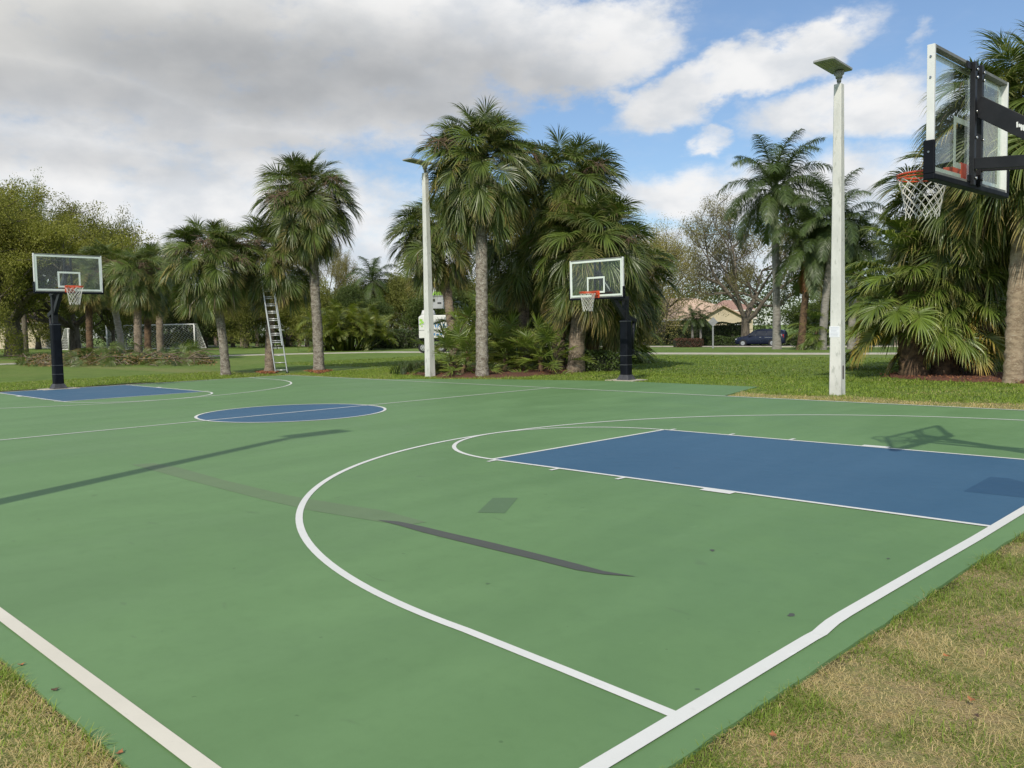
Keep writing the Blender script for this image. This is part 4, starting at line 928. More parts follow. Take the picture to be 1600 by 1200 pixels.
hoop('far basketball hoop at the left with black padded post', (-24.33, -.28), 2.85, 0, 1.85, 2.93, seed=2, decal=False, poleside=.15)
hoop('middle basketball hoop at the side of the court in front of the palms', (-13.14, 9.71), 2.38, R_(-88), 1.48, 2.42, seed=3, padtop=1.62, poleside=-.05)

# ------------------------------------------------------------------ lamp posts
M_pole = mat('grey_white_concrete', (.68, .68, .64), (.56, .565, .53), 2.5, .85, .35, 45, stretch=(1, 1, .4), c3=(.47, .48, .44))
M_lampb = mat('lamp_housing', (.34, .35, .34), (.26, .27, .26), 4, .5); M_solar = mat('solar_glass', (.02, .025, .05), (.03, .035, .06), 3, .15)
M_led = mat('led_strip', (.30, .31, .22), (.22, .23, .16), 9, .3)
def lamp(label, P, h, s=1, face=0):
    root = empty('lamp_post', P, face, label, 'lamp post', 'solar lamp posts beside the court')
    b = MB(); a0, a1 = .135*s, .082*s; c0, c1 = .02, .014
    def oct_(a, c, z): return [(x, y, z) for x, y in ((a, a-c), (a-c, a), (-a+c, a), (-a, a-c), (-a, -a+c), (-a+c, -a), (a-c, -a), (a, -a+c))]
    V = []; N = 10
    for i in range(N+1): t = i/N; V += oct_(a0+(a1-a0)*t, c0+(c1-c0)*t, -.2+(h+.2)*t)
    b.add(V, [(i*8+k, i*8+(k+1) % 8, i*8+8+(k+1) % 8, i*8+8+k) for i in range(N) for k in range(8)]+[tuple(range(N*8, N*8+8))]); b.build('post', M_pole, root)
    b = MB(); b.tube([(0, 0, h-.01), (0, 0, h+.06)], .035, 12); b.tube([(0, 0, h+.05), (0, 0, h+.13)], [.045, .05], 12); b.tube([(0, 0, h+.13), (0, 0, h+.28)], [.07, .085], 14); b.build('collar', M_lampb, root)
    b = MB(); b.ring((.088, 0, h+.24), .045, .008, 18, 6, Matrix.Rotation(math.pi/2, 3, 'Y')); b.tube([(.05, 0, h+.24), (.10, 0, h+.24)], .04, 14); b.tube([(-.05, 0, h+.24), (-.10, 0, h+.24)], .04, 14); b.build('tilt_joint', M_lampb, root)
    tl = R_(3); Mx = Matrix.Rotation(tl, 3, 'X')
    hd = MB(); yc = -.27
    pts = [(-.19, -.80), (.19, -.80), (.225, -.76), (.225, .16), (.19, .20), (-.19, .20), (-.225, .16), (-.225, -.76)]
    hd.prism(pts, 0, .045); ho = hd.build('lamp_head', M_lampb, root, .006); ho.location = (0, 0, h+.30); ho.rotation_euler = (-tl, 0, 0)
    q = MB(); q.box((0, -.30, .049), (.40, .92, .006)); q.build('solar_panel', M_solar, ho)
    for k in range(4): q = MB(); q.box((-.12+.08*k, -.48, -.004), (.05, .42, .007)); q.build('led_strip', M_led, ho)
    return root
l1 = lamp('nearest lamp post with white notice sheet, between the feather palms and fan palm clump', (-6.16, 9.42, 0), 6.68)
sg = MB(); sg.box((-.012, -.126, 2.0-.63), (.235, .004, .24)); no = sg.build('notice_sheet', mat('notice_paper', (.78, .80, .84), (.74, .76, .80), 3, .6), l1)
tx = MB(); rr = random.Random(2)
for i in range(7): wd = rr.uniform(.12, .19); tx.box((-.012-(.19-wd)/2*.5, -.1292, 2.08-.63-.03*i+.01), (wd, .0012, .008))
tx.build('printed_text', mat('faint_print', (.42, .45, .52), (.50, .53, .60), 30, .7), no)
pt_ = MB(); pt_.box((.131, -.0, .48), (.006, .075, .30)); pt_.build('inspection_plate', mat('dark_plate', (.10, .085, .085), (.14, .12, .12), 8, .6), l1)
lamp('middle lamp post in front of the cabbage palm cluster', (-20.47, 9.80, 0), 6.82)
lamp('lamp post past the left edge whose long shadow lies across the court', (-6.16, -9.40, 0), 6.68, face=math.pi)

# ------------------------------------------------------------------ ladder
M_aluL = mat('aluminium', (.60, .62, .62), (.48, .50, .50), 6, .38, metal=.55)
def ladder():
    A = spot(440, 582.5); B2 = A-RH*.46+FH*.15+Vector((0, 0, 3.6)); root = empty('ladder', A, 0, 'aluminium extension ladder leaning into the dark palm crown at the court corner', 'ladder')
    D = B2-A; Lh = D.length; t = D.normalized(); S = RH.copy(); S = (S-t*S.dot(t)*.0); N = t.cross(S).normalized()
    for sec, (u0, u1, w, o) in enumerate(((0, .92, .46, 0), (.30, 1.06, .40, .045))):
        for s_ in (-1, 1):
            b = MB(); b.bar(S*s_*w/2+D*u0-N*o, S*s_*w/2+D*u1-N*o, .028, .075, up=N); b.build('rail', M_aluL, root)
        n = int((u1-u0)*Lh/.29)
        for i in range(n+1):
            u = u0+.03+(u1-u0-.04)*i/n; b = MB(); c = D*u-N*o; b.tube([c-S*w/2, c+S*w/2], .019, 8); b.build('rung', M_aluL, root)
    for s_ in (-1, 1): b = MB(); b.box(S*s_*.23+Vector((0, 0, .02)), (.06, .09, .05)); b.build('foot', M_blk, root)
    b = MB(); q = D*.32-N*.05; b.tube([q+Vector((0, 0, .25)), q+Vector((.01, .0, -.25))], .012, 5); b.build('rope', M_blk, root)
ladder()

# ------------------------------------------------------------------ goals
M_gw = mat('goal_white', (.80, .80, .78), (.70, .70, .68), 4, .5)
def goal(label, a, b, h, dback, seed):
    a = Vector(a); b = Vector(b); b.z = a.z; D = (b-a); Lg = D.length; ang = math.atan2(D.y, D.x); root = empty('soccer_goal', a, ang, label, 'soccer goal', 'white soccer goals on the far lawn'); r = .075
    for x in (0, Lg): q = MB(); q.tube([(x, 0, 0), (x, 0, h)], r, 10); q.build('post', M_gw, root)
    q = MB(); q.tube([(-r, 0, h), (Lg+r, 0, h)], r, 10); q.build('crossbar', M_gw, root)
    for x in (0, Lg):
        q = MB(); q.tube([(x, 0, h), (x, .6, h), (x, dback, .05), (x, 0, .05)], .045, 8); q.build('side_frame', M_gw, root)
    q = MB(); q.tube([(0, dback, .05), (Lg, dback, .05)], .045, 8); q.build('ground_bar', M_gw, root)
    n = MB(); st = .40; w = .028
    def P(u, v): # v along profile 0..1 top->back bottom
        return Vector((u, .6+(dback-.6)*v, h-(h-.05)*v))
    hl = math.hypot(h, dback-.6); K = int((Lg+hl)/st)
    for i in range(K):      # diagonal cords both ways on the back net
        for sg_ in (1, -1):
            pts = []
            for v in (0, .5, 1):
                u = i*st-(1-v)*hl if sg_ > 0 else i*st-v*hl; pts.append((u, v))
            (u0, v0), (u1, v1) = pts[0], pts[-1]
            # clip to [0,Lg]
            def clip(u0, v0, u1, v1):
                if abs(u1-u0) < 1e-6: return None
                t0, t1 = 0, 1
                for lim, s2 in ((0, 1), (Lg, -1)):
                    d0 = (u0-lim)*s2; d1 = (u1-lim)*s2
                    if d0 < 0 and d1 < 0: return None
                    if d0 < 0: t0 = max(t0, d0/(d0-d1))
                    if d1 < 0: t1 = min(t1, d0/(d0-d1))
                return (u0+(u1-u0)*t0, v0+(v1-v0)*t0, u0+(u1-u0)*t1, v0+(v1-v0)*t1) if t1 > t0 else None
            c = clip(u0, v0, u1, v1)
            if c: n.tube([P(c[0], c[1]), P(c[2], c[3])], w/2, 3, cap=False)
    for x in (0, Lg):
        for i in range(9):
            t = i/8; n.tube([(x, .02+t*.58, h), (x, .02+t*(dback-.02), .05)], w/2, 3, cap=False); z = .05+(h-.05)*t; n.tube([(x, 0, z), (x, dback-(dback-.6)*t, z)], w/2, 3, cap=False)
    n.build('net', M_gw, root)
a = spot(166, 547); b = spot(303, 546); dd = 92
A_ = onray(166, 508, dd); B_ = onray(303, 506, dd-2); A_.z = B_.z = T(A_.x, A_.y)
goal('larger white soccer goal behind the brush heap palms', A_, B_, 2.6, 2.2, 1)
A_ = onray(106, 513, dd+6); B_ = onray(196, 513, dd+12); A_.z = B_.z = T(A_.x, A_.y)
goal('second white soccer goal farther back, partly behind the far hoop post', A_, B_, 2.45, 2.0, 2)

# ------------------------------------------------------------------ road signs
M_sgrey = mat('sign_back_grey', (.30, .31, .32), (.24, .25, .26), 5, .5); M_sy = mat('sign_tan', (.42, .36, .25), (.36, .30, .2), 4, .6); M_sw = mat('sign_white', (.72, .72, .70), (.6, .6, .58), 4, .6)
def dsign(label, px, py, yc, half, m, extra=False):
    B = spot(px, py); k = ppm(B); root = empty('road_sign', B, RIGHT_ANG, label, 'road sign'); zc = height(B, yc); s_ = half/k
    b = MB(); b.box((0, 0, (zc+s_)/2), (.09, .06, zc+s_*.8)); b.build('post', M_sgrey, root)
    b = MB(); Mr = Matrix.Rotation(math.pi/2, 3, 'X'); rr = [(0, -s_), (s_, 0), (0, s_), (-s_, 0)]; b.prism(rr, 0, .02, Matrix(Mr)); o = b.build('sign_plate', m, root); o.location = (0, -.05, zc)
    if extra: b = MB(); b.box((0, -.05, zc-s_*1.45), (s_*.9, .02, s_*.6)); b.build('small_plate', m, root)
dsign('grey back of a diamond road sign on a post in front of the cream house', 1114, 545, 503, 7.5, M_sgrey)
dsign('tan diamond road sign with small plate, left of the middle lamp post', 583, 545.5, 517, 5.6, M_sy, True)
dsign('tiny white diamond sign seen left of the ladder', 410, 541, 523, 3.0, M_sw)
B = spot(927, 546); root = empty('notice_sign', B, RIGHT_ANG, 'small white rectangular notice on a short post behind the side hoop', 'sign'); z = height(B, 530); k = ppm(B)
b = MB(); b.box((0, 0, z/2), (.08, .06, z)); b.build('post', M_sgrey, root); b = MB(); b.box((0, -.05, z), (5/k, .03, 8/k)); pl0 = b.build('sign_plate', M_sw, root)
b = MB()
for i in range(3): b.box((0, -.068, z+(2-2*i)/k), (3.6/k, .006, .9/k))
b.build('lettering', M_sgrey, pl0)
B = spot(479, 541); root = empty('white_post', B, RIGHT_ANG, 'short white gate pillar beside the far path, left of the tall palm', 'pillar'); b = MB(); b.box((0, 0, height(B, 523)/2), (.5, .5, height(B, 523))); b.box((0, 0, height(B, 523)+.06), (.62, .62, .1)); b.build('pillar', M_sw, root)

# ------------------------------------------------------------------ house
M_stucco = mat('cream_stucco', (.60, .52, .37), (.54, .47, .34), 1.5, .9, .1, 20); M_roof = mat('roof_tile', (.60, .44, .33), (.50, .36, .27), 3., .85, .5, 5, stretch=(1, 3, 3), c3=(.66, .54, .42)); M_roof2 = mat('roof_tile_red', (.36, .22, .17), (.26, .15, .12), 3., .85, .6, 5, c3=(.48, .36, .29))
M_trim = mat('white_trim', (.66, .64, .58), (.6, .58, .52), 3, .7); M_win = mat('window_glass', (.03, .035, .04), (.05, .055, .06), 3, .12); M_gar = mat('garage_white', (.62, .64, .66), (.58, .6, .62), 3, .6)
def house(label, px, dep, z0h, W_, D_, He, Hr, roofm, gable=None, name='house', wins=(), ov=.6):
    P = onray(px, 520, dep); P.z = z0h; root = empty(name, P, RIGHT_ANG, label, 'house')
    b = MB(); b.box((0, D_/2, He/2), (W_, D_, He)); wl = b.build('wall', M_stucco, root)
    x, y0, y1 = W_/2+ov, -ov, D_+ov; rl = max(W_/2-D_/2, .8); b = MB()
    b.add([(-x, y0, He), (x, y0, He), (x, y1, He), (-x, y1, He), (-rl, D_/2, Hr), (rl, D_/2, Hr), (-x, y0, He-.2), (x, y0, He-.2), (x, y1, He-.2), (-x, y1, He-.2)],
          [(0, 1, 5, 4), (1, 2, 5), (2, 3, 4, 5), (3, 0, 4), (6, 9, 8, 7)]); b.build('roof', roofm, root)
    b = MB(); b.box((0, y0-.012, He-.1), (2*x, .02, .2)); b.box((-x-.012, (y0+y1)/2, He-.1), (.02, y1-y0, .2)); b.box((x+.012, (y0+y1)/2, He-.1), (.02, y1-y0, .2)); b.build('fascia', M_trim, root)
    if gable:
        gx, gw, gd, gh = gable; b = MB(); y = -gd
        b.add([(gx-gw/2, y, 0), (gx+gw/2, y, 0), (gx+gw/2, 0, 0), (gx-gw/2, 0, 0), (gx-gw/2, y, He), (gx+gw/2, y, He), (gx+gw/2, 0, He), (gx-gw/2, 0, He), (gx, y, gh-.15), (gx, 0, gh-.15)],
              [(0, 1, 5, 8, 4), (1, 2, 6, 5), (3, 0, 4, 7)]); b.build('gable_wall', M_stucco, root)
        b = MB(); e = .5; kx = gw/2+e; dz = (gh-He)/(gw/2)*e; ym = D_/2
        for s_ in (-1, 1):
            V = [(gx, y-e, gh), (gx+s_*kx, y-e, He-dz), (gx+s_*kx, ym, He-dz), (gx, ym, gh), (gx, y-e, gh-.14), (gx+s_*kx, y-e, He-dz-.14), (gx+s_*kx, ym, He-dz-.14), (gx, ym, gh-.14)]
            b.add(V, [(0, 1, 2, 3), (0, 4, 5, 1), (4, 7, 6, 5), (1, 5, 6, 2)])
        b.build('gable_roof', roofm, root)
    for wx, wz, ww, wh, m_, y_ in wins:
        b = MB(); fr_ = .09
        b.box((wx, y_-.03, wz+wh/2+fr_/2), (ww+2*fr_, .06, fr_)); b.box((wx, y_-.03, wz-wh/2-fr_/2), (ww+2*fr_, .06, fr_)); b.box((wx-ww/2-fr_/2, y_-.03, wz), (fr_, .06, wh)); b.box((wx+ww/2+fr_/2, y_-.03, wz), (fr_, .06, wh)); w_ = b.build('window_frame', M_trim, root)
        b = MB(); b.box((wx, y_-.012, wz), (ww, .012, wh)); b.build('pane' if m_ is M_win else 'panel', m_, w_)
        b = MB(); b.box((wx, y_-.024, wz), (.05, .01, wh)); b.build('mullion', M_trim, w_)
    return root
house('long cream house with salmon tile roof behind the hedge', 1052, 120, -.85, 22, 13, 3.2, 6.3, M_roof, (6.2, 6.6, 3.0, 5.0), wins=[(-6.5, 1.5, 2.4, 1.5, M_gar, 0), (-2.2, 1.6, 1.6, 1.5, M_gar, 0), (4.0, 1.7, 1.9, 1.4, M_win, -3.0), (7.8, 1.6, 1.4, 1.6, M_gar, -3.0), (0.6, 1.5, 1.2, 1.4, M_win, 0)])
house('taller house with weathered red tile roof rising behind the cream house', 1145, 150, -.85, 7, 6, 4.8, 6.6, M_roof2, wins=[(-1, 3.7, 1.4, 1.1, M_win, 0)])
house('cream house with tan roof seen past the side hoop post', 962, 112, -.85, 12, 10, 3.0, 6.0, M_roof, wins=[(-1, 1.5, 2, 1.4, M_win, 0)])
h4 = house('pale walled house behind the dark hedge at the far left', -12, 120, 0, 15, 10, 3.6, 5.2, M_roof2, wins=[(3.5, 1.9, 1.2, 1.4, M_win, 0)])

# ------------------------------------------------------------------ minivan
M_van = mat('dark_blue_car_paint', (.008, .012, .030), (.010, .015, .034), 2, .25, spec=.5); M_tyre = mat('tyre_rubber', (.016, .016, .016), (.03, .03, .03), 9, .85); M_rim = mat('alloy_rim', (.62, .63, .64), (.5, .51, .52), 8, .3, metal=.6)
M_gl = mat('tinted_glass', (.012, .014, .018), (.02, .022, .026), 2, .08, spec=.8); M_lh = mat('headlight_lens', (.6, .62, .64), (.5, .5, .5), 5, .15); M_tl = mat('tail_light', (.35, .02, .02), (.3, .02, .02), 5, .2)
def wheel(parent, x, y, r, w, seed=0):
    t = MB(); s_ = 1 if y > 0 else -1
    t.tube([(x, y-s_*w, r), (x, y-s_*w*.85, r), (x, y-s_*.15*w, r), (x, y, r)], [r*.93, r, r, r*.9], 24); o = t.build('wheel', M_tyre, parent)
    q = MB(); q.tube([(x, y-.02*s_, r), (x, y+.008*s_, r)], [r*.64, r*.60], 20)
    for k in range(5): a = k*1.2566; q.bar((x, y+.012*s_, r), (x+math.cos(a)*r*.58, y+.012*s_, r+math.sin(a)*r*.58), r*.16, .02, up=(0, 1, 0))
    q.build('rim', M_rim, o)
def loft(name, secs, m, parent, bevel=0):
    """secs: list of (x, half width bottom, half width mid, half width top, z bottom, z belt, z top)"""
    V = []; n = 10
    for x, wb, wm, wt, zb_, zm, zt in secs:
        ring_ = [(x, -wb, zb_), (x, -wm, zb_+.25*(zm-zb_)), (x, -wm, zm), (x, -wt, zt-.05), (x, -wt+.12, zt), (x, wt-.12, zt), (x, wt, zt-.05), (x, wm, zm), (x, wm, zb_+.25*(zm-zb_)), (x, wb, zb_)]; V += ring_
    b = MB(); N = len(secs); b.add(V, [(i*n+k, i*n+(k+1) % n, (i+1)*n+(k+1) % n, (i+1)*n+k) for i in range(N-1) for k in range(n)]+[tuple(range(n))[::-1], tuple(range((N-1)*n, N*n))], True)
    return b.build(name, m, parent)
def van(label, P, ang):
    root = empty('parked_minivan', P, ang, label, 'minivan')
    # x forward
    loft('body', [(2.50, .72, .78, .66, .32, .62, .74), (2.36, .86, .92, .78, .25, .70, .90), (1.75, .93, .98, .86, .22, .86, 1.04), (1.25, .94, .99, .84, .22, .98, 1.14), (.45, .94, .99, .70, .22, 1.02, 1.70), (-.2, .94, .99, .72, .22, 1.02, 1.77), (-1.5, .94, .99, .72, .22, 1.04, 1.76), (-2.2, .94, .98, .70, .24, 1.05, 1.70), (-2.5, .90, .95, .66, .30, 1.0, 1.60), (-2.62, .82, .88, .62, .38, .92, 1.40)], M_van, root)
    for s_ in (-1, 1):
        for xa, xb, xc, xd in ((.95, .30, .30, .42), (.24, -.80, -.80, .24), (-.88, -2.05, -2.20, -.88)):
            b = MB(); zt, zb_ = 1.60, 1.10; yt, yb = s_*.795, s_*.985
            if xa > .9: V = [(.98, yb, zb_+.02), (.30, yb, zb_), (.30, yt, zt), (.48, yt, zt)]
            else: V = [(xa, yb, zb_), (xb, yb, zb_), (xc+.1*(xc < -2), yt, zt), (xd, yt, zt)]
            V = V+[(x, y-s_*.05, z) for x, y, z in V]; b.add([(x, y+s_*.012, z) for x, y, z in V], [(0, 1, 2, 3), (4, 7, 6, 5), (0, 4, 5, 1), (1, 5, 6, 2), (2, 6, 7, 3), (3, 7, 4, 0)]); b.build('side_window', M_gl, root)
        b = MB(); b.box((2.27, s_*.76, .74), (.34, .22, .14)); b.build('headlight', M_lh, root, .03)
        b = MB(); b.box((-2.52, s_*.86, 1.05), (.14, .12, .36)); b.build('tail_light', M_tl, root, .02)
        b = MB(); b.box((.95, s_*1.08, 1.12), (.14, .18, .13)); b.build('mirror', M_van, root, .02)
        b = MB(); b.box((-1.4, s_*.993, .93), (1.5, .012, .025)); b.box((-.2, s_*.999, .95), (.18, .02, .04)); b.build('door_trim', M_rim, root)
        b = MB(); b.box((-.2, s_*.72, 1.80), (2.4, .04, .04)); b.build('roof_rail', M_gl, root)
        for x in (1.62, -1.42): wheel(root, x, s_*1.012, .345, .26)
        for x in (1.62, -1.42): q = MB(); q.tube([(x, s_*.80, .345), (x, s_*.998, .345)], .40, 24); q.build('wheel_arch', M_blk, root)
    b = MB(); b.add([(1.22, -.72, 1.16), (1.22, .72, 1.16), (.52, .64, 1.69), (.52, -.64, 1.69), (1.18, -.72, 1.13), (1.18, .72, 1.13), (.48, .64, 1.66), (.48, -.64, 1.66)], [(0, 1, 2, 3), (4, 7, 6, 5), (0, 4, 5, 1), (2, 6, 7, 3), (0, 3, 7, 4), (1, 5, 6, 2)]); b.build('windscreen', M_gl, root)
w1 = spot(1158.5, 541.2); w2 = spot(1198, 541.6); mid = (w1+w2)/2
dirv = (-RH*.92-FH*.0); ang = math.atan2(dirv.y, dirv.x)-R_(30)
van('dark blue minivan parked across the road behind two tree trunks', mid+RH*1.0+FH*1., ang)

# ------------------------------------------------------------------ bucket truck
M_tw = mat('truck_white', (.74, .74, .72), (.66, .66, .63), 2, .4); M_lime = mat('lime_green', (.34, .62, .10), (.30, .56, .08), 3, .6); M_bl = mat('print_blue', (.03, .20, .52), (.04, .24, .58), 3, .5); M_bk = mat('bucket_grey', (.42, .43, .44), (.36, .37, .38), 3, .6)
def truck():
    Wp = spot(688, 551); k = ppm(Wp); root = empty('bucket_truck', Wp, RIGHT_ANG, 'white tree service bucket truck parked behind the middle lamp post', 'truck')
    u = 1/k    # one photo pixel in metres at this distance
    def X(px): return (px-688)*u
    def Zz(py): return (551-py)*u
    y0 = .15; w = 2.2
    b = MB(); n = [(X(655), Zz(540)), (X(655), Zz(494)), (X(662), Zz(490.5)), (X(712), Zz(492)), (X(722), Zz(500)), (X(722), Zz(527)), (X(655), Zz(528))]
    pts = [(x, z) for x, z in ((X(655), Zz(528)), (X(722), Zz(528)), (X(722), Zz(500)), (X(712), Zz(492.5)), (X(658), Zz(492.5)), (X(655), Zz(495)))]
    V = [(x, y, z) for y in (y0, y0+w) for x, z in pts]; m_ = len(pts); b.add(V, [tuple(range(m_)), tuple(range(m_, 2*m_))[::-1]]+[(i, m_+i, m_+(i+1) % m_, (i+1) % m_) for i in range(m_)]); b.build('service_body', M_tw, root, .04)
    b = MB(); b.box((X(690), y0+w/2, Zz(531)), (X(735)-X(652), w*.8, 5*u)); b.build('chassis', M_blk, root)
    b = MB()
    for py in (506, 515.5): b.box((X(672), y0-.006, Zz(py)), (34*u, .012, .8*u))
    for px in (672, 700): b.box((X(px), y0-.006, Zz(511)), (.7*u, .012, 30*u))
    b.build('compartment_seam', M_sgrey, root)
    b = MB()
    for (px, py, sx, sy, a) in ((658.5, 500, 4.5, 4, .3), (661, 503.5, 4, 3.5, -.4), (657.5, 505.5, 2.5, 4, .2), (660, 509, 2, 2.5, .7)): b.box((X(px), y0-.012, Zz(py)), (sx*u, .01, sy*u), Matrix.Rotation(a, 3, 'Y'))
    b.build('green_logo', M_lime, root)
    b = MB()   # blue lettering, only part of it is legible behind the leaves
    for (px, py, sx, sy, a) in ((677, 507, 1.6, 10, .1), (681, 508, 1.6, 7, -.1), (679, 505, 5, 1.5, 0), (685, 509, 1.6, 6, .2), (687.5, 507, 4, 1.5, .0), (690, 509.5, 1.6, 5, -.1), (694, 509, 1.5, 6, .1), (696, 511, 4, 1.4, .1), (700, 509, 1.6, 6, .0), (678, 522, 4, 3.5, .3), (684, 523, 4, 3, -.2), (690, 522, 4, 2.5, .1), (704, 509, 3.5, 1.4, 0), (706, 512, 1.5, 5, 0)):
        b.box((X(px), y0-.012, Zz(py)), (sx*u, .01, sy*u), Matrix.Rotation(a, 3, 'Y'))
    b.build('blue_lettering', M_bl, root, kind='stuff')
    for px in (661, 688.5, 760): wheel2(root, X(px), y0+.12, 8.2*u, .3)
    for px in (661, 688.5, 760): wheel2(root, X(px), y0+w-.12, 8.2*u, .3, 1)
    b = MB(); pts = [(X(726), Zz(534)), (X(775), Zz(534)), (X(775), Zz(515)), (X(766), Zz(512)), (X(760), Zz(497)), (X(728), Zz(497))]; V = [(x, y, z) for y in (y0+.1, y0+w-.1) for x, z in pts]; m_ = 6
    b.add(V, [tuple(range(m_)), tuple(range(m_, 2*m_))[::-1]]+[(i, m_+i, m_+(i+1) % m_, (i+1) % m_) for i in range(m_)]); b.build('cab', M_tw, root, .05)
    b = MB(); b.box((X(748), y0+.09, Zz(505)), (16*u, .03, 10*u)); b.build('cab_window', M_gl, root)
    # turntable, boom
    b = MB(); b.tube([(X(668), y0+w/2, Zz(493)), (X(668), y0+w/2, Zz(484))], [.55, .4], 14); b.build('turntable', M_tw, root)
    b = MB(); b.bar((X(668), y0+w/2, Zz(487)), (X(684), y0+w/2, Zz(425)), .24, .26, up=(1, 0, 0)); b.build('boom', M_tw, root, .02)
    b = MB(); b.bar((X(684), y0+w/2-.2, Zz(425)), (X(679), y0+w/2-.5, Zz(470)), .16, .16, up=(1, 0, 0)); b.build('upper_boom', M_tw, root, .02)
    b = MB(); bx0, bx1, bz0, bz1 = X(676.5), X(694), Zz(482), Zz(463); yb0, yb1 = y0+.1, y0+.95; t_ = .05
    b.box(((bx0+bx1)/2, yb0, (bz0+bz1)/2), (bx1-bx0, t_, bz1-bz0)); b.box(((bx0+bx1)/2, yb1, (bz0+bz1)/2), (bx1-bx0, t_, bz1-bz0)); b.box((bx0+t_/2, (yb0+yb1)/2, (bz0+bz1)/2), (t_, yb1-yb0-t_, bz1-bz0)); b.box((bx1-t_/2, (yb0+yb1)/2, (bz0+bz1)/2), (t_, yb1-yb0-t_, bz1-bz0)); b.box(((bx0+bx1)/2, (yb0+yb1)/2, bz0+t_), (bx1-bx0-.12, yb1-yb0-.1, t_))
    bk = b.build('bucket', M_bk, root, .015)
    b = MB(); b.box(((bx0+bx1)/2, yb0, bz1+.03), (bx1-bx0+.1, .12, .06)); b.build('bucket_rim', M_sgrey, bk)
    b = MB(); b.box((X(679.5), yb0-.05, Zz(469)), (3*u, .06, 3.6*u)); b.build('control_box', M_blk, bk)
    b = MB(); b.box((X(688), yb0-.04, Zz(473.5)), (6*u, .03, 2*u)); b.build('handle', M_blk, bk)
    # worker
    M2 = root.matrix_basis if False else Matrix.Translation(Wp) @ Matrix.Rotation(RIGHT_ANG, 4, 'Z'); pw = M2 @ Vector((X(684.5), (yb0+yb1)/2, bz0+t_+.02))
    person(pw)
def wheel2(parent, x, y, r, w, side=0):
    s_ = -1 if not side else 1
    t = MB(); t.tube([(x, y-s_*w, r), (x, y-s_*w*.8, r), (x, y-s_*.15*w, r), (x, y, r)], [r*.93, r, r, r*.9], 24); o = t.build('wheel', M_tyre, parent)
    q = MB(); q.tube([(x, y, r), (x, y+.02*s_, r)], [r*.60, r*.58], 20); q.tube([(x, y+.02*s_, r), (x, y+.06*s_, r)], [r*.2, r*.16], 12); q.build('rim', M_rim, o)
    q = MB()
    for k in range(6): a = k*1.047; c = (x+math.cos(a)*r*.38, y+.022*s_, r+math.sin(a)*r*.38); q.tube([c, (c[0], c[1]+.004*s_, c[2])], r*.1, 8)
    q.build('rim_hole', M_blk, o)
def person(P):
    root = empty('person', P, RIGHT_ANG, 'worker in lime green shirt bending down in the raised truck bucket', 'person')
    V = [(0, 0, .92), (0, .0, 1.12), (0, -.06, 1.32), (0, -.15, 1.46), (0, -.21, 1.52), (0, -.29, 1.60),
         (-.10, 0, .88), (-.11, -.03, .50), (-.11, .02, .08), (-.11, -.12, .04), (.10, 0, .88), (.11, -.03, .50), (.11, .02, .08), (.11, -.12, .04),
         (-.20, -.07, 1.38), (-.30, -.10, 1.14), (-.22, -.32, 1.05), (-.20, -.40, 1.04), (.20, -.07, 1.38), (.30, -.10, 1.14), (.22, -.32, 1.05), (.20, -.40, 1.04)]
    dz = .36; V = [(x, y, z-dz) if i < 7 or i in (10,) or i > 13 else ((x, -.22, .46) if i in (7, 11) else (x, y, z)) for i, (x, y, z) in enumerate(V)]
    E = [(0, 1), (1, 2), (2, 3), (3, 4), (4, 5), (0, 6), (6, 7), (7, 8), (8, 9), (0, 10), (10, 11), (11, 12), (12, 13), (2, 14), (14, 15), (15, 16), (16, 17), (2, 18), (18, 19), (19, 20), (20, 21)]
    Rr = [.15, .14, .17, .07, .06, .11, .10, .07, .045, .04, .10, .07, .045, .04, .075, .05, .035, .04, .075, .05, .035, .04]
    def skin(name, vs, es, rs, m, sub=1):
        me = bpy.data.meshes.new(name); me.from_pydata(vs, es, []); o = link(name, me, m, root); md = o.modifiers.new('skin', 'SKIN'); sd = me.skin_vertices[0].data
        for i, r in enumerate(rs): sd[i].radius = (r, r)
        sd[0].use_root = True; s2 = o.modifiers.new('sub', 'SUBSURF'); s2.levels = s2.render_levels = sub; return o
    skin('body', V, E, Rr, mat('skin', (.35, .20, .13), (.33, .19, .12), 5, .6), 2)
    skin('shirt', [V[1], V[2], V[3], V[14], V[15], V[18], V[19], V[0]], [(0, 1), (1, 2), (1, 3), (3, 4), (1, 5), (5, 6), (0, 7)], [.18, .20, .09, .10, .075, .10, .075, .185], M_lime)
    skin('trousers', [V[0], V[1], V[6], V[7], V[8], V[10], V[11], V[12]], [(0, 1), (0, 2), (2, 3), (3, 4), (0, 5), (5, 6), (6, 7)], [.175, .155, .12, .09, .07, .12, .09, .07], mat('work_trousers', (.05, .05, .06), (.07, .07, .08), 5, .9))
    b = MB(); c = Vector((0, -.27, 1.60-dz))
    for i in range(4): b.tube([c+Vector((0, 0, .02+.03*i)), c+Vector((0, 0, .05+.03*i))], [.125-.008*i*i, .125-.008*(i+1)**2], 16, cap=(i == 3))
    b.tube([c+Vector((0, -.02, .02)), c+Vector((0, -.02, .03))], .15, 16); b.build('hard_hat', M_tw, root)
truck()

